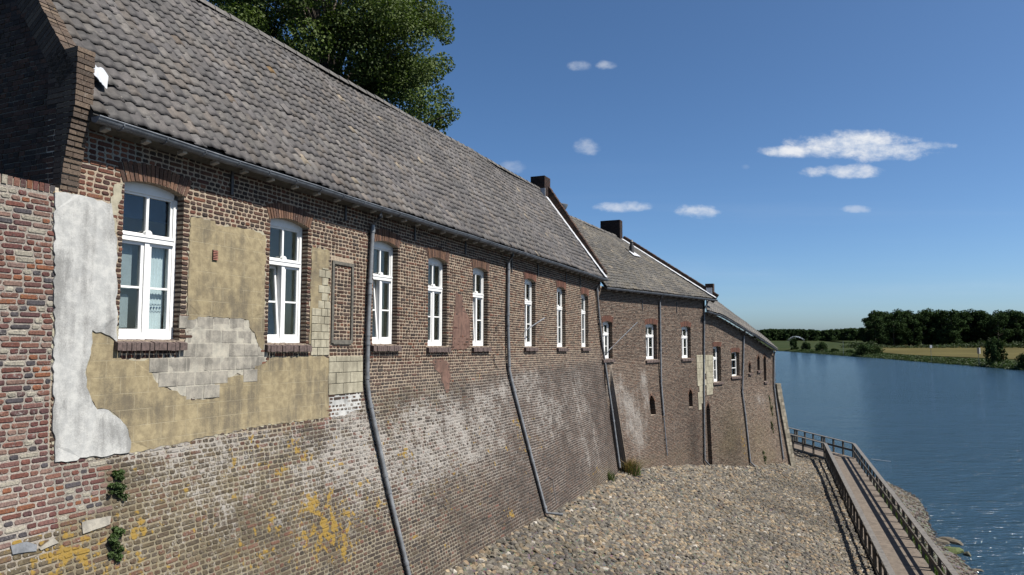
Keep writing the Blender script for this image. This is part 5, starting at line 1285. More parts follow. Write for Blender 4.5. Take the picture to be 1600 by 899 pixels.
# cobbles
def rock_mesh(seed, sub=1):
    bm = bmesh.new(); bmesh.ops.create_icosphere(bm, subdivisions=sub, radius=1); r_ = random.Random(seed)
    pl = [(Vector((r_.gauss(0, 1), r_.gauss(0, 1), r_.gauss(0, 1))).normalized(), r_.uniform(.62, .9)) for _ in range(9)]
    for v in bm.verts:
        for (n, d) in pl:
            k = v.co.dot(n)
            if k > d: v.co -= n * (k - d)
        v.co *= r_.uniform(.96, 1.05)
    low = [f for f in bm.faces if f.calc_center_median().z < -.45]; bmesh.ops.delete(bm, geom=low, context='FACES')
    me = bpy.data.meshes.new("stone"); bm.to_mesh(me); bm.free(); me.materials.append(M_stone)
    V = np.array([v.co[:] for v in me.vertices]); Fc = np.array([f.vertices[:] for f in me.polygons]); return me, V, Fc
ROCK = [rock_mesh(i) for i in range(8)]
r_ = np.random.default_rng(77); pts = []; y = 9.0
while y < 58:
    s = .160 + .0010 * max(0, y - 15); dy = s * .62; x0 = float(np.interp(y, BL[:, 1], BL[:, 0])) - .5; x1 = float(xb(y)) + .15
    n = int((x1 - x0) / s); xx = x0 + (np.arange(n) + .5) * s + r_.uniform(-.35, .35, n) * s; yy = y + r_.uniform(-.4, .4, n) * dy
    pts.append(np.stack([xx, yy, np.full(n, s)], 1)); y += dy
pts = np.vstack(pts); zz = gz(pts[:, 0], pts[:, 1]); P = np.stack([pts[:, 0], pts[:, 1], zz], 1); px_, py_, d_ = to_px(P)
k = (px_ > -150) & (px_ < 1700) & (py_ < 1050); P = P[k]; sz = pts[k, 2]; px_, py_, d_ = px_[k], py_[k], d_[k]; n = len(P)
kind = r_.integers(0, 8, n); ang = r_.normal(.5, .45, n); a1 = sz * r_.uniform(.50, .98, n); a2 = sz * r_.uniform(.36, .6, n); a3 = sz * r_.uniform(.35, .62, n); tl = r_.normal(0, .3, n); tl2 = r_.normal(-.2, .3, n)
SPAL = [(0.092, 0.083, 0.069), (0.071, 0.064, 0.055), (0.115, 0.104, 0.085), (0.051, 0.048, 0.046), (0.083, 0.071, 0.058), (0.133, 0.108, 0.076), (0.064, 0.060, 0.053), (0.101, 0.094, 0.085), (0.106, 0.080, 0.055), (0.058, 0.055, 0.051)]
tn = pick(SPAL, n, 8, .34) * np.array([[1.14, 1.09, 1.0]]); big_w = r_.random(n); tn[big_w > .988] = (.24, .22, .19); tn[(big_w > .966) & (big_w < .984)] = (.19, .15, .10)
drk = 1 - .35 * np.clip((fnoise(P[:, 0] * .35, P[:, 1] * .35, 12) - .45) * 3, 0, 1); tn *= drk[:, None]
big = big_w < .035; a1[big] *= 1.5; a2[big] *= 1.4; a3[big] *= 1.3
# slope frame
e = .3; gx = (gz(P[:, 0] + e, P[:, 1]) - gz(P[:, 0] - e, P[:, 1])) / (2 * e); gy = (gz(P[:, 0], P[:, 1] + e) - gz(P[:, 0], P[:, 1] - e)) / (2 * e)
nn = np.stack([-gx, -gy, np.ones(n)], 1); nn /= np.linalg.norm(nn, axis=1, keepdims=True)
xa = np.stack([np.cos(ang), np.sin(ang), np.zeros(n)], 1); xa -= nn * (xa * nn).sum(1, keepdims=True); xa /= np.linalg.norm(xa, axis=1, keepdims=True); ya = np.cross(nn, xa)
# tilt of each stone
za = nn + xa * tl[:, None] + ya * tl2[:, None]; za /= np.linalg.norm(za, axis=1, keepdims=True); xa -= za * (xa * za).sum(1, keepdims=True); xa /= np.linalg.norm(xa, axis=1, keepdims=True); ya = np.cross(za, xa)
P = P - nn * (a3 * .15)[:, None]
vis = (px_ > 0) & (px_ < 1600) & (py_ < 899)
order = np.argsort(-np.where(vis, a1 * a2 / d_ ** 2, 0))[:300]; left = np.ones(n, bool)
for i in order:
    o = bpy.data.objects.new("stone", ROCK[kind[i]][0]); left[i] = False
    o['tint_part'] = [float(t_) for t_ in tn[i]]
    put(o, ground, Matrix(((xa[i][0] * a1[i], ya[i][0] * a2[i], za[i][0] * a3[i], P[i][0]), (xa[i][1] * a1[i], ya[i][1] * a2[i], za[i][1] * a3[i], P[i][1]), (xa[i][2] * a1[i], ya[i][2] * a2[i], za[i][2] * a3[i], P[i][2]), (0, 0, 0, 1))))
def scatter_mesh(name, tmpl, P, X, Y, Z, tint, mat, smooth=False):
    Vs = []; Fs = []; Ts = []; off = 0
    for (sel, V, Fc) in tmpl:
        if not len(sel): continue
        VV = P[sel][:, None, :] + V[None, :, 0:1] * X[sel][:, None, :] + V[None, :, 1:2] * Y[sel][:, None, :] + V[None, :, 2:3] * Z[sel][:, None, :]
        FF = (np.arange(len(sel)) * len(V))[:, None, None] + Fc[None] + off; off += len(sel) * len(V)
        Vs.append(VV.reshape(-1, 3)); Fs.append(FF.reshape(-1, Fc.shape[1])); Ts.append(np.repeat(tint[sel], len(V), 0))
    return mesh_np(name, np.vstack(Vs), [np.vstack(Fs)], mat, dict(tint=np.vstack(Ts)), smooth)
idx = np.arange(n)
me = scatter_mesh("cobblestones", [(idx[left & (kind == k)], ROCK[k][1], ROCK[k][2]) for k in range(8)], P, xa * a1[:, None], ya * a2[:, None], za * a3[:, None], tn, M_stone)
o = link_mesh("cobblestones", me, ground); o['kind'] = 'stuff'; print('cobbles', n)
# gravel shore outside the boardwalk
m2 = 2600; yy = r_.uniform(16, 47, m2); fx = r_.random(m2); xx = xo(yy) - .6 + (xs(yy) + .25 - xo(yy) + .6) * fx; ss = r_.uniform(.05, .13, m2)
Pg = np.stack([xx, yy, gz(xx, yy)], 1); k2 = r_.integers(0, 8, m2); an = r_.uniform(0, 6.28, m2)
Xg = np.stack([np.cos(an), np.sin(an), 0 * an], 1) * ss[:, None]; Yg = np.stack([-np.sin(an), np.cos(an), 0 * an], 1) * (ss * .7)[:, None]; Zg = np.tile([[0, 0, 1.]], (m2, 1)) * (ss * .6)[:, None]
tg = pick([(.07, .055, .04), (.055, .044, .034), (.095, .078, .057), (.04, .034, .03)], m2, 9)
wet = np.clip((xx - xs(yy) + .8) / .8, 0, 1)[:, None]; tg = tg * (1 - .5 * wet)
me = scatter_mesh("shore_gravel", [(np.arange(m2)[k2 == k], ROCK[k][1], ROCK[k][2]) for k in range(8)], Pg, Xg, Yg, Zg, tg, M_stone)
o = link_mesh("shore_gravel", me); tag(o, "brown gravel along the narrow shore beside the boardwalk", "gravel", kind='stuff')
def rock_thing(px, py, sx_, sy_, sz_, label, seed, mat_tint=(.07, .06, .045), dz=0):
    p = at_z(px, py, WATER); me, V, Fc = rock_mesh(seed, 2); me.name = "river_rock"
    o = link_mesh("river_rock", me, None, Matrix.Translation((p[0], p[1], WATER + dz)) @ Matrix.Rotation(seed * .7, 4, 'Z') @ Matrix.Diagonal((sx_, sy_, sz_, 1))); o['tint_part'] = list(mat_tint)
    return tag(o, label, "rock", "rocks along the water's edge")
rock_thing(1484, 847, .62, .28, .22, "long dark rock reaching into the water beside the boardwalk", 3)
rock_thing(1488, 862, .60, .45, .25, "moss green rock just below the long dark rock", 5, (.05, .065, .02))
rock_thing(1470, 848, .4, .3, .22, "dark rock against the gravel above the mossy rock", 8)
rock_thing(1512, 868, .26, .16, .18, "small pointed rock standing alone in the water", 11, (.06, .06, .04))
rock_thing(1528, 892, .30, .12, .08, "flat wet rock barely above the water, nearest the bottom edge", 13)
rock_thing(1428, 783, .5, .3, .2, "dark wet rock at the top end of the gravel shore", 15)

# river
m_, t = newmat("river_water"); pos = t.n('ShaderNodeNewGeometry').outputs['Position']
def wav(sx_, sy_, sc, rot, det=3):
    mp = t.n('ShaderNodeMapping', i0=pos); mp.inputs['Scale'].default_value = (sx_, sy_, 1); mp.inputs['Rotation'].default_value = (0, 0, R(rot)); return t.noise(mp.outputs[0], sc, det, .6)
h1 = wav(.55, 1.6, 1.6, 12, 4); h2 = wav(.7, 1.5, .35, -14, 3); h3 = wav(1, 1.2, 4.5, 25, 2); h4 = wav(.3, 1.2, .05, 8, 3)
hh = t.math('ADD', t.math('MULTIPLY', h1, .55), t.math('ADD', t.math('MULTIPLY', h2, 1.3), t.math('MULTIPLY', h3, .12)))
amp = t.ramp(h4, .3, .7, .85, 1.1)
b = t.n('ShaderNodeBsdfPrincipled', Base_Color=(.014, .032, .050), Roughness=.12, IOR=1.33); bp_ = t.n('ShaderNodeBump', Strength=1.0, Distance=.42, Height=t.math('MULTIPLY', hh, amp)); t.nt.links.new(bp_.outputs[0], b.inputs['Normal'])
t.n('ShaderNodeOutputMaterial', Surface=b.outputs[0]); M_water = m_
def sheet_obj(name, pts, z, mat, kind='structure', label=None):
    me = bpy.data.meshes.new(name); me.from_pydata([(x, y, z) for x, y in pts], [], [tuple(range(len(pts)))]); me.materials.append(mat)
    o = link_mesh(name, me); o['kind'] = kind
    if label: o['label'] = label
    return o
sheet_obj("water", [(-400, -300), (900, -300), (900, 900), (-400, 900)], WATER, M_water, label="wide blue rippled river")
sheet_obj("riverbed", [(-5000, -600), (5000, -600), (5000, 7000), (-5000, 7000)], -14.0, M_ground)
# far bank
fb = [at_z(px, py, WATER)[:2] for px, py in [(1600, 579), (1534, 573), (1463, 567.6), (1390, 561.5), (1316, 556), (1272, 552.5), (1239, 550), (1210, 548.3)]]
fb = [(900, 20)] + [(fb[0][0] + 130, fb[0][1] - 90)] + [tuple(p) for p in fb] + [(fb[-1][0] - 60, fb[-1][1] + 50), (-700, 900), (-5000, 1500)]
print('farbank', np.round(fb, 0))
fb = np.array(fb); out_pts = []
prof = [(0, -10.6), (1.2, -9.7), (5, -8.9), (14, -8.5), (40, -8.3), (6000, -8.3)]
m_, t = newmat("meadow"); pos = t.n('ShaderNodeNewGeometry').outputs['Position']; nb = t.noise(pos, .02, 4, .6); n2_ = t.noise(pos, .6, 5, .7)
cg = t.mix(t.ramp(nb, .4, .6), (.017, .026, .008), (.030, .036, .012)); cg = t.mix(t.ramp(n2_, .35, .65, 0, .6), cg, (.012, .019, .006)); finish(t, cg, .95, n2_, .5, .2, Specular_IOR_Level=.05); M_mead = m_
m_, t = newmat("ripe_crop"); pos = t.n('ShaderNodeNewGeometry').outputs['Position']; nb = t.noise(pos, .03, 4, .6); n2_ = t.noise(pos, .8, 4, .6)
finish(t, t.mix(t.ramp(t.math('ADD', t.math('MULTIPLY', nb, .6), t.math('MULTIPLY', n2_, .4)), .4, .6), (.046, .040, .014), (.070, .060, .022)), .95, n2_, .4, .2, Specular_IOR_Level=.05); M_crop = m_
# outward direction of each bank vertex
nrm = []
for i in range(len(fb)):
    a, c = fb[max(i - 1, 0)], fb[min(i + 1, len(fb) - 1)]; d = (c - a) / np.linalg.norm(c - a); nrm.append((d[1], -d[0]))
nrm = np.array(nrm); nrm = np.where((nrm @ np.array([.3, .95]))[:, None] < 0, -nrm, nrm)
V = []; Fc = []; 
for i, p in enumerate(fb):
    for j, (w_, z_) in enumerate(prof):
        w2_ = w_ if w_ < 100 else w_
        d = nrm[i] if w_ < 100 else np.array([.35, .94]); V.append((p[0] + d[0] * w2_, p[1] + d[1] * w2_, z_))
K = len(prof)
for i in range(len(fb) - 1):
    for j in range(K - 1): Fc.append((i * K + j, (i + 1) * K + j, (i + 1) * K + j + 1, i * K + j + 1))
me = bpy.data.meshes.new("far_bank"); me.from_pydata(V, [], Fc); me.materials.append(M_mead); o = link_mesh("far_bank", me); o['kind'] = 'structure'; o['label'] = "green meadow bank on the far side of the river"
def fpx(px, py): return at_z(px, py, -8.24)[:2]
sheet_obj("field", [fpx(*p) for p in [(1345, 541.5), (1358, 549), (1420, 554.5), (1500, 558), (1560, 560.5), (1700, 566), (1700, 545), (1580, 541.5), (1480, 540), (1400, 539)]], -8.24, M_crop, label="strip of ripe golden crop")

# ------------------------------------------------------------------ boardwalk
BW = thing("boardwalk", (I1[0], I1[1], DK), "long wooden boardwalk with brown post and rail fences bending at the river", "boardwalk")
def deckframe(a, b, za=DK):
    a = np.array(a); b = np.array(b); L_ = np.linalg.norm(b - a); d = (b - a) / L_; return a, d, np.array([d[1], -d[0]]), L_
mb = MB(); r2 = random.Random(5)
a, d, nr, L_ = deckframe(Ist, I1); s = 0
while s < L_ - .02:
    w = .145; e_ = min(w - .006, L_ - s); dz = r2.uniform(-.002, .002); x0, x1 = .02, WD - .02
    mb.hexa([(*(a + d * ss + nr * x), DK + z_ + dz) for z_ in (-.04, 0) for (x, ss) in ((x0, s), (x1, s), (x1, s + e_), (x0, s + e_))]); s += w
a, d2_, nr2, L2 = deckframe(I1, Iend); WD2 = float((O1 - I1) @ nr2); s = .0
tri_in = I1; s = -.75
while s < L2:
    w = .145; 
    c0_ = O1 - nr2 * WD2 + d2_ * s
    o_in = max(0.02, 0) if s >= 0 else WD2 * (-s / .75) * .85 + .02
    mb.hexa([(*(a + d2_ * ss + nr2 * x), DK + .004 + z_) for z_ in (-.04, 0) for (x, ss) in ((o_in, s), (WD2 - .02, s), (WD2 - .02, s + w - .006), (o_in, s + w - .006))]); s += w
o = mb.build("deck_boards", M_deck, BW); o['kind'] = 'stuff'
RH = .98
def railing(a, b, side, start=0.0):
    """side: +1 posts lean outside to the right of travel"""
    a = np.array(a); b = np.array(b); L_ = np.linalg.norm(b - a); d = (b - a) / L_; nr = np.array([d[1], -d[0]])
    P = lambda s, x, z: (*(a + d * s + nr * x), DK + z)
    npan = max(1, int(round(L_ / 4.0))); pl = L_ / npan
    for k in range(npan):
        s0, s1 = k * pl + .0, (k + 1) * pl - .0
        for s in (s0 + .15, s0 + .15 + (pl - .3) / 3, s0 + .15 + (pl - .3) * 2 / 3, s1 - .15):
            mb = MB(); mb.hexa([P(ss, x, z) for z in (-.30, RH - .045) for (x, ss) in ((-.045, s - .065), (.045, s - .065), (.045, s + .065), (-.045, s + .065))]); mb.build("rail_post", M_rail, BW)
        mb = MB(); mb.hexa([P(ss, x, z) for z in (RH - .045, RH) for (x, ss) in ((-.10, s0 + .004), (.10, s0 + .004), (.10, s1 - .004), (-.10, s1 - .004))]); mb.build("top_rail", M_railtop, BW)
        x0 = .047 * side; x1 = .09 * side
        mb = MB(); mb.hexa([P(ss, x, z) for z in (.42, .56) for (x, ss) in ((min(x0, x1), s0 + .004), (max(x0, x1), s0 + .004), (max(x0, x1), s1 - .004), (min(x0, x1), s1 - .004))]); mb.build("middle_rail", M_rail, BW)
    mb = MB(); mb.hexa([P(ss, x, z) for z in (-.30, -.045) for (x, ss) in ((-.02, 0.03), (.03, 0.03), (.03, L_ - .03), (-.02, L_ - .03))]); mb.build("edge_beam", M_wood_d, BW)
railing(Ist, I1, 1); railing(Ost, O1, -1); railing(I1, Iend, 1); railing(O1, Oend, -1)
for k in range(14):                    # piles on the river side
    for A_, d_ in ((Ost, din), (O1, d2v)):
        p = A_ + d_ * (k * 3.9 + .5)
        if (A_ is Ost and p[1] > O1[1]) or (A_ is O1 and p[1] > Oend[1]): continue
        p = p - np.array([d_[1], -d_[0]]) * .2; mb = MB(); mb.tube([(p[0], p[1], -12.5), (p[0], p[1], DK - .05)], .11, 10); mb.build("pile", M_wood_d, BW, smooth=True)
# thin white line floating in the water by the boardwalk
pa, pb = at_z(1361, 717.5, WATER + .03), at_z(1392, 721.5, WATER + .03)
tag(MB().tube([pa, pb], .015, 6).build("floating_rope", M_paint), "thin white line floating on the water beyond the boardwalk bend", "rope")

# ------------------------------------------------------------------ leaves
def leaf_cloud(C, nr_, rad, size, seed, flat=.8, tintv=.35):
    """C: clump centres (k,3), rad (k,3) -> leaves on and in the clumps"""
    r_ = np.random.default_rng(seed); k = len(C); w = (rad.prod(1)) ** (2 / 3); w = w / w.sum(); ci = r_.choice(k, nr_, p=w)
    d = r_.normal(size=(nr_, 3)); d /= np.linalg.norm(d, axis=1, keepdims=True); rr = r_.random((nr_, 1)) ** .33
    P = C[ci] + d * rr * rad[ci]; nrm_ = d * .6 + r_.normal(size=(nr_, 3)) * .6 + np.array([0, 0, .45]); nrm_ /= np.linalg.norm(nrm_, axis=1, keepdims=True)
    t1 = np.cross(nrm_, r_.normal(size=(nr_, 3))); t1 /= np.linalg.norm(t1, axis=1, keepdims=True); t2 = np.cross(nrm_, t1); s = size * r_.uniform(.6, 1.25, (nr_, 1))
    V = np.stack([P - t1 * s * .5, P + t2 * s * .36 + nrm_ * s * .08, P + t1 * s * .55, P - t2 * s * .36 + nrm_ * s * .08], 1).reshape(-1, 3)
    cl = r_.uniform(1 - tintv, 1 + tintv, k)[ci] * r_.uniform(.8, 1.2, nr_); T_ = np.repeat(cl[:, None] * np.array([[1, 1, 1]]), 4, 0)
    return V, np.arange(nr_ * 4).reshape(-1, 4), T_
def limbs(base, top, C, r0, seed, frac=.5):
    r_ = random.Random(seed); mb = MB(); base, top = Vector(base), Vector(top); ax = [base.lerp(top, k / 6) + Vector((r_.uniform(-.15, .15), r_.uniform(-.15, .15), 0)) * (k > 0) * r0 * 3 for k in range(7)]
    mb.tube(ax, [r0 * (1 - .75 * k / 6) * (1.25 if k == 0 else 1) for k in range(7)], 10)
    for c in C[::max(1, int(1 / frac))]:
        c = Vector(c); s = min(.95, max(.25, (c.z - base.z) / (top.z - base.z) * .75)); st = base.lerp(top, s); mid = st.lerp(c, .5) + Vector((0, 0, (c - st).length * .12)); L_ = (c - st).length
        rr = r0 * (1 - .75 * s) * .55; mb.tube([st, mid, c], [rr, rr * .6, rr * .2], 6)
    return mb
# big tree behind the main roof
TY = 30.0; tb = at_y(500, 300, TY); C = []; rad = []
cc = np.array([at_y(505, 40, TY)[0], TY, at_y(505, 40, TY)[2]]); rr = random.Random(31)
for i in range(150):
    th = rr.uniform(0, 2 * math.pi); z = rr.uniform(-1, 1); s = math.sqrt(1 - z * z); q = rr.uniform(.55, 1.0)
    C.append(cc + np.array([math.cos(th) * s * 5.2 * q, math.sin(th) * s * 5.0 * q, z * 5.6 * q])); k = rr.uniform(.6, 1.15); rad.append((k, k, k * .75))
for (px, py, k) in [(655, 20, .95), (690, 45, .6), (640, 60, 1.1), (610, 20, 1.2), (700, 105, .65), (716, 100, .35), (690, 100, .6), (668, 110, .8), (640, 120, 1.0), (690, 150, .6), (705, 178, .4), (690, 185, .55), (660, 165, .9), (625, 150, 1.1), (650, 190, .8), (680, 200, .6), (600, 110, 1.3), (560, 90, 1.4), (675, 40, .6), (697, 60, .35), (560, 30, 1.4), (640, -10, 1.1)]:
    p = at_y(px, py, TY - rr.uniform(0, 3)); C.append(np.array(p)); rad.append((k, k, k * .8))
C = np.array(C); rad = np.array(rad); keep = np.array([to_px(c)[0] + rad[i][0] * 36 < 722 for i, c in enumerate(C)]); C, rad = C[keep], rad[keep]
TR = thing("linden_tree", (cc[0], TY, -3.5), "tall leafy green tree rising behind the main pantile roof", "tree")
V, Fq, T_ = leaf_cloud(C, 150000, rad, .125, 5, tintv=.25)
link_mesh("crown", mesh_np("crown", V, [Fq], M_leaf, dict(tint=T_)), TR)
limbs((cc[0], TY, -3.5), (cc[0] + .3, TY, cc[2] + 3), C, .38, 4, .5).build("trunk", M_bark, TR, smooth=True)
# plants rooted in the old brickwork
def wall_plant(px, py, w, h, label, seed, wall=w1, n=900):
    r_ = np.random.default_rng(seed); u, v = wall.suv(px, py); C = np.array([wall.P(u + r_.normal() * w * .30 * (1 - .5 * abs(q)), v + q * h * .62, .02 + .09 * (1 - abs(q)) * r_.random()) for q in r_.uniform(-1, 1, 16)]); rad = r_.uniform(.6, 1.3, (16, 1)) * np.array([[w * .20, w * .20, h * .12]])
    T0 = thing("wall_shrub", Vector(wall.P(u, v, 0)), label, "plant", "plants rooted in the brickwork")
    V, Fq, T_ = leaf_cloud(C, n, rad, .038, seed); link_mesh("leaves", mesh_np("leaves", V, [Fq], M_leaf_bush, dict(tint=T_)), T0)
    mb = MB(); p0 = Vector(wall.P(u, v + .02, .0))
    for c in C[::3]: mb.tube([p0, p0.lerp(Vector(c), .5) + Vector((0, 0, .02)), Vector(c)], [.008, .006, .003], 5)
    mb.build("stem", M_bark, T0)
wall_plant(183, 758, .20, .26, "round green shrub growing from the brickwork just below the white plaster", 1)
wall_plant(176, 846, .18, .34, "taller green shrub growing from the brickwork near the bottom edge", 2, n=1000)
wall_plant(1204, 634, .16, .9, "long green plant hanging in the wall beside the grey corner buttress", 5, wall=w3, n=700)
wall_plant(1206, 668, .22, .5, "green plant halfway down the wall beside the grey corner buttress", 6, wall=w3, n=500)
wall_plant(1194, 714, .25, .6, "low green plant near the foot of the end building wall", 7, wall=w3, n=500)
def tuft(p, n, h, spread, mat, seed, name, label, cat):
    r_ = np.random.default_rng(seed); V = []; Fc = []
    for i in range(n):
        a, rr_ = r_.uniform(0, 6.28), r_.random() * spread; b = np.array(p) + (math.cos(a) * rr_, math.sin(a) * rr_, -.05); l = h * r_.uniform(.5, 1.1); ln = r_.normal(0, .35, 2) * l; w = .012
        tip = b + (ln[0], ln[1], l); md = (b + tip) / 2 + (-ln[0] * .12, -ln[1] * .12, l * .06); c, s = math.cos(a + 1) * w, math.sin(a + 1) * w; k = len(V)
        V += [b + (c, s, 0), b - (c, s, 0), md - (c * .8, s * .8, 0), md + (c * .8, s * .8, 0), tip]; Fc += [(k, k + 1, k + 2, k + 3)]; Fc += [(k + 3, k + 2, k + 4)]
    me = bpy.data.meshes.new(name); me.from_pydata([tuple(v) for v in V], [], Fc); me.materials.append(mat); at = me.attributes.new('tint', 'FLOAT_COLOR', 'POINT'); at.data.foreach_set('color', np.repeat(np.hstack([np.repeat(r_.uniform(.7, 1.3, (n, 1)), 3, 1), np.ones((n, 1))]), 5, 0).astype(np.float32).ravel())
    return tag(link_mesh(name, me), label, cat)
def gp_(px, py):                      # pixel -> point on the sloping ground
    lo, hi = 5.0, 60.0
    for _ in range(50):
        mid = (lo + hi) / 2; p = at_y(px, py, mid)
        if p[2] > gz(p[0], p[1]): lo = mid
        else: hi = mid
    return at_y(px, py, lo)
tuft(gp_(946, 750), 420, .42, .35, M_grass, 3, "grass_tuft", "bright green grass tuft at the foot of the wall left of the corner downpipe", "grass")
tuft(gp_(984, 738), 420, .65, .38, M_dry, 4, "dry_weeds", "brown dry weeds standing in the corner between the two walls", "weeds")
tuft(gp_(988, 740), 300, .6, .35, M_grass, 6, "green_weeds", "green weeds in front of the dry brown weeds in the wall corner", "weeds")
# weeds between boardwalk and water: a continuous ragged fringe
r_ = np.random.default_rng(55); nb_ = 5200; yy = r_.uniform(15, 42, nb_); xx = xo(yy) + r_.uniform(-1.0, .9, nb_); pn = fnoise(xx * .9, yy * .5, 77); kk = (pn > .40); yy, xx = yy[kk], xx[kk]; nb_ = len(yy)
zz = gz(xx, yy); hgt = r_.uniform(.15, .5, nb_) * (1.2 - np.clip((yy - 22) / 30, 0, .7)); an = r_.uniform(0, 6.28, nb_); ln = r_.normal(0, .12, (nb_, 2)); w = .03
B0 = np.stack([xx, yy, zz], 1); dx = np.stack([np.cos(an) * w, np.sin(an) * w, 0 * an], 1); tip = B0 + np.stack([ln[:, 0], ln[:, 1], hgt], 1)
V = np.stack([B0 - dx, B0 + dx, tip + dx * .3, tip - dx * .3], 1).reshape(-1, 3); tt = np.repeat(r_.uniform(.6, 1.2, (nb_, 1)) * np.array([[.8, 1, .8]]), 4, 0)
o = link_mesh("bank_grass", mesh_np("bank_grass", V, [np.arange(nb_ * 4).reshape(-1, 4)], M_grass, dict(tint=tt))); tag(o, "green weeds growing along the river side of the boardwalk", "grass", kind='stuff')

# ------------------------------------------------------------------ far vegetation
def far_tree_mesh(seed, h, w, shape=1.0, n=2400, ls=.9, tr=.28):
    r_ = random.Random(seed); C = []; rad = []
    for i in range(34):
        th = r_.uniform(0, 6.28); z = r_.random(); env = math.sin(math.pi * min(1, .12 + z * .84)) ** .55; q = r_.uniform(.2, 1) ** .6
        C.append((math.cos(th) * w / 2 * env * q, math.sin(th) * w / 2 * env * q, h * (tr + (1 - tr) * z * .93))); k = w * r_.uniform(.12, .22); rad.append((k, k, k * .85))
    C = np.array(C); V, Fq, T_ = leaf_cloud(C, n, np.array(rad), ls, seed)
    cm = mesh_np("crown", V, [Fq], M_leaf_far, dict(tint=T_)); tm = limbs((0, 0, -.3), (0, 0, h * .75), C, h * .018, seed, .34).mesh("trunk", M_bark); return cm, tm
FT = [far_tree_mesh(100 + i, 30, 16 + i * 1.5, n=4600, ls=1.25, tr=.06) for i in range(4)]
def far_tree(name, x, y, z, sc, rot, ms, label, group, cat="tree", sxy=1.0):
    o = thing(name, (x, y, z), label, cat, group); M = Matrix.Translation((x, y, z)) @ Matrix.Rotation(rot, 4, 'Z') @ Matrix.Diagonal((sc * sxy, sc * sxy, sc, 1))
    link_mesh("crown", ms[0], o, M); link_mesh("trunk", ms[1], o, M); return o
r_ = random.Random(99); i = 0
ORD = ['leftmost', 'second', 'third', 'fourth', 'fifth', 'sixth', 'seventh', 'eighth', 'ninth', 'tenth', 'eleventh', 'twelfth', 'thirteenth', 'fourteenth', 'fifteenth', 'sixteenth', 'seventeenth', 'eighteenth', 'nineteenth', 'twentieth']
# grove: crown tops traced from the photograph, (pixel x, pixel top)
tops = [(1356, 496), (1368, 490), (1382, 487), (1397, 486), (1412, 485), (1427, 486), (1442, 484), (1457, 485), (1472, 484), (1487, 485), (1501, 485), (1516, 486), (1531, 485), (1545, 488), (1560, 489), (1575, 487), (1590, 485), (1606, 486), (1622, 487), (1640, 486)]
for px, ty in tops:
    Yd = 545 + r_.uniform(-12, 12); p = at_y(px, 530, Yd); zt = at_y(px, ty, Yd)[2]; sc = (zt + 8.3) / 29.5
    far_tree("poplar_tree", p[0], Yd, -8.3, sc, r_.uniform(0, 6), FT[i % 4], ("small ragged tree at the left end of the front row of the dark grove" if i == 0 else ORD[i] + " tree from the left in the front row of the dark grove"), "trees of the dark grove", sxy=.85 if px < 1362 else 1.05); i += 1
j_ = 0
for px in range(1372, 1660, 17):
    Yd = 575 + r_.uniform(-10, 14); p = at_y(px + r_.uniform(-4, 4), 530, Yd); far_tree("poplar_tree", p[0], Yd, -8.3, r_.uniform(.93, 1.02), r_.uniform(0, 6), FT[i % 4], ORD[j_].replace("leftmost", "first") + " tree from the left in the back row of the dark grove", "trees of the dark grove", sxy=1.1); i += 1; j_ += 1
# distant wood, one mass
Vs, Fs, Ts = [], [], []; off = 0; r3 = np.random.default_rng(3); tv_, tf_, tt_ = [], [], None
C = []; rad = []
for px in np.arange(1180, 1420, 2.2):
    Yd = 1150 + r3.uniform(-30, 60); top = np.interp(px, [1180, 1200, 1230, 1262, 1282, 1310, 1345, 1420], [517, 515.5, 515.5, 516, 517.5, 515.5, 514, 514]) + r3.uniform(-.9, .7); p = at_y(px, 525, Yd); zt = at_y(px, top, Yd)[2]
    hh = zt + 8.3
    for k in range(5): C.append((p[0] + r3.uniform(-3, 3), Yd + r3.uniform(-3, 3), -8.3 + hh * (.12 + .2 * k) )); rad.append((4.2, 4.2, hh * .14))
V, Fq, T_ = leaf_cloud(np.array(C), 60000, np.array(rad), 2.2, 8); o = link_mesh("distant_wood", mesh_np("distant_wood", V, [Fq], M_leaf_far, dict(tint=T_))); tag(o, "low dark wood along the horizon left of the grove", "wood", kind='stuff')
# ragged hedge in front of the grove
C = []; rad = []
for px in np.arange(1315, 1680, 1.7):
    Yd = 470 + r3.uniform(-6, 6); hgt = np.interp(px, [1315, 1330, 1345, 1365, 1372, 1420, 1470, 1520, 1545, 1570, 1680], [3, 6, 4, 6, 2.5, 2, 3, 4.5, 8, 5, 5]) * r3.uniform(.5, 1.15); p = at_y(px, 530, Yd); C.append((p[0], Yd, -8.3 + hgt * .45)); rad.append((1.6, 1.6, hgt * .5))
V, Fq, T_ = leaf_cloud(np.array(C), 9000, np.array(rad), .8, 9); T_ *= 1.2; o = link_mesh("field_hedge", mesh_np("field_hedge", V, [Fq], M_leaf_bush, dict(tint=T_ * .6))); tag(o, "ragged pale green hedge between golden field and dark grove", "hedge", kind='stuff')
# reeds and low growth along the far shore
C = []; rad = []
for s in np.linspace(0, 1, 620):
    k = s * 6.999 + 1; i0 = int(k); p = fb[i0] * (1 - (k - i0)) + fb[min(i0 + 1, len(fb) - 1)] * (k - i0); nn_ = nrm[i0]
    for (w_, h_, zb) in ((.8, .8, -9.9), (3.5, 1.0, -9.3), (9, .5, -8.7)):
        if r3.random() < .8: hh = h_ * r3.uniform(.5, 1.5); C.append((p[0] + nn_[0] * w_ + r3.normal() * .8, p[1] + nn_[1] * w_ + r3.normal() * .8, zb + hh * .4)); rad.append((1.5, 1.5, hh * .6))
V, Fq, T_ = leaf_cloud(np.array(C), 26000, np.array(rad), .5, 12); o = link_mesh("shore_reeds", mesh_np("shore_reeds", V, [Fq], M_leaf_bush, dict(tint=T_ * .8))); tag(o, "green reeds and weeds fringing the far shore", "reeds", kind='stuff')
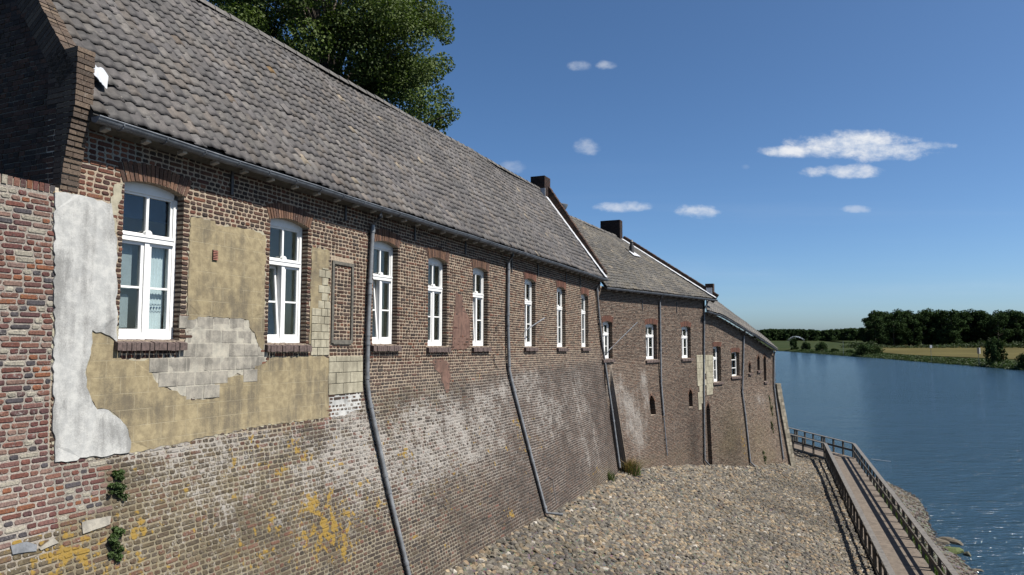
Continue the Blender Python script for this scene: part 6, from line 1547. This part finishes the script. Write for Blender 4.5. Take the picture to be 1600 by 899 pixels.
BU = [far_tree_mesh(200 + i, 10, 10 + i * 1.5, n=3000, ls=.95, tr=.03) for i in range(3)]
for m in BU: m[0].materials[0] = M_leaf_far
def shore_at(px):
    best = None
    for k in np.linspace(1, 9, 1600):
        i0 = int(k); 
        if i0 + 1 >= len(fb): break
        p = fb[i0] * (1 - (k - i0)) + fb[i0 + 1] * (k - i0); x = to_px(np.array([p[0], p[1], WATER]))[0]
        if best is None or abs(x - px) < best[0]: best = (abs(x - px), p, nrm[i0])
    return best[1], best[2]
for (px, top, w_px, back_, label) in [(1552, 531, 24, 4, "round dark bush leaning over the water in front of the golden field"), (1602, 555, 20, 3, "dark bush on the far shore cut by the right edge"), (1226, 530, 14, 6, "dark tree on the far shore nearest the brick building"),
                           (1244, 535, 12, 6, "second dark bush from the brick building on the far shore"), (1267, 536, 16, 6, "round dark bush, third from the brick building on the far shore"), (1289, 545, 15, 5, "low dark bush, fourth from the brick building on the far shore"), (1309, 547, 11, 6, "smallest dark bush on the far shore before the broad thicket"),
                           (1336, 540, 36, 6, "broad brownish thicket on the far shore before the golden field starts")]:
    p, nn_ = shore_at(px); p = p + nn_ * back_; x, _, d = to_px(np.array([p[0], p[1], -9])); zt = at_y(px, top, p[1])[2]; h_ = zt + 9.6; wm_ = w_px * d / F
    ms = BU[i % 3]; o = thing("shore_bush", (p[0], p[1], -9.6), label, "bush", "bushes on the far shore"); M = Matrix.Translation((p[0], p[1], -9.6)) @ Matrix.Rotation(i, 4, 'Z') @ Matrix.Diagonal((wm_ / 11, wm_ / 11, h_ / 9.8, 1))
    link_mesh("crown", ms[0], o, M); link_mesh("trunk", ms[1], o, M); i += 1
# river signs on poles
def river_sign(px, ytop, ybot, wpx, back_, mat, mat2, label, pole_top=None):
    p, nn_ = shore_at(px); p = p - nn_ * back_; d = to_px(np.array([p[0], p[1], -9]))[2]; z1, z0 = at_y(px, ytop, p[1])[2], at_y(px, ybot, p[1])[2]; w = wpx * d / F
    o = thing("river_sign", (p[0], p[1], -10.5), label, "sign"); MB().tube([(p[0], p[1] + .1, -11), (p[0], p[1] + .1, z1)], .07, 8).build("pole", M_zinc, o)
    MB().box(p[0] - w / 2, p[0] + w / 2 * (.35 if mat2 else 1), p[1] - .06, p[1], z0, z1).build("board", mat, o)
    if mat2: MB().box(p[0] + w / 2 * .36, p[0] + w / 2, p[1] - .06, p[1], z0, z1).build("board_edge", mat2, o)
river_sign(1532, 543.5, 553, 5, .3, M_iron, M_paint, "black and white sign board on a pole left of the round bush")
river_sign(1457, 539.5, 544, 3.5, .3, M_lead, None, "pale small sign board on a tall thin pole at the far shore")
p, nn_ = shore_at(1318); tag(MB().tube([(p[0], p[1], -11), (p[0], p[1], at_y(1318, 533, p[1])[2])], .09, 6).build("marker_pole", M_zinc), "thin bare pole at the far shore beside the broad thicket", "pole")
# irrigation spray over the far meadow
r_ = np.random.default_rng(4); pc = at_y(1257, 533, 900); ns = 260; t_ = r_.random(ns) ** .8; xx = pc[0] - t_ * 25 * (.3 + .7 * r_.random(ns)); arc = 7.6 * (1 - (2 * ((pc[0] - xx) / 25) - .9) ** 2 * .9); zz = -8 + arc * (1 - .5 * r_.random(ns) ** 2.5 * ((pc[0] - xx) / 25 + .15)); k = zz > -8.3
P_ = np.stack([xx, 900 + r_.normal(0, 1.5, ns), zz], 1)[k]; ns = len(P_); s = .17; V = np.stack([P_ + (-s, 0, -s), P_ + (s, 0, -s * .6), P_ + (0, s, s)], 1).reshape(-1, 3)
SPR = thing("irrigation_sprinkler", (pc[0], 900, -8.3), "arc of white water spray from a sprinkler on the distant meadow", "sprinkler")
o = link_mesh("water_spray", mesh_np("water_spray", V, [np.arange(ns * 3).reshape(-1, 3)], simple("spray_water", (.25, .30, .34), .3, .05)), SPR); o['kind'] = 'stuff'
MB().tube([(pc[0], 900, -8.4), (pc[0], 900, -6.8)], .12, 8).build("nozzle", M_zinc, SPR)
# crumpled white sheet stuck on the roof beside the near gable
a_, q_ = ra(150, 140, roof1, w1); 
def cloth(pxs, label):
    ctr = [w1.uv(x, y, 0) for x, y in pxs]
    r_ = random.Random(3); Pp = []
    for (x, y) in pxs:
        a_, q_ = ra(x, y, roof1, w1); _, _, _, nn_, _, _ = roof1.frame(np.array([max(a_, .0005)]), np.array([q_])); Pp.append(Vector(roof1.P(a_, q_)) + Vector(nn_[0]) * (.13 + r_.uniform(-.03, .05)))
    c = sum(Pp, Vector()) / len(Pp); bm = bmesh.new(); vs = [bm.verts.new(p) for p in Pp]; vc = bm.verts.new(c + Vector((0, 0, .02)))
    for i in range(len(vs)): bm.faces.new((vs[i], vs[(i + 1) % len(vs)], vc))
    bmesh.ops.subdivide_edges(bm, edges=bm.edges[:], cuts=3, use_grid_fill=True); nz_ = Vector((.5, -.2, .8)).normalized()
    for v in bm.verts: v.co += nz_ * ((float(fnoise(np.array([v.co.x * 9 + v.co.z * 5]), np.array([v.co.y * 9]), 2)[0]) - .5) * .12)
    bmesh.ops.solidify(bm, geom=bm.faces[:], thickness=.006); bmesh.ops.recalc_face_normals(bm, faces=bm.faces)
    me = bpy.data.meshes.new("white_sheet"); bm.to_mesh(me); bm.free(); me.materials.append(M_cloth); return tag(link_mesh("white_sheet", me), label, "sheet")
cloth([(128, 98), (136, 110), (143, 114), (152, 120), (157, 132), (162, 145), (148, 147), (139, 139), (132, 134), (122, 132), (124, 115)], "crumpled white sheet caught on the roof tiles beside the near gable")
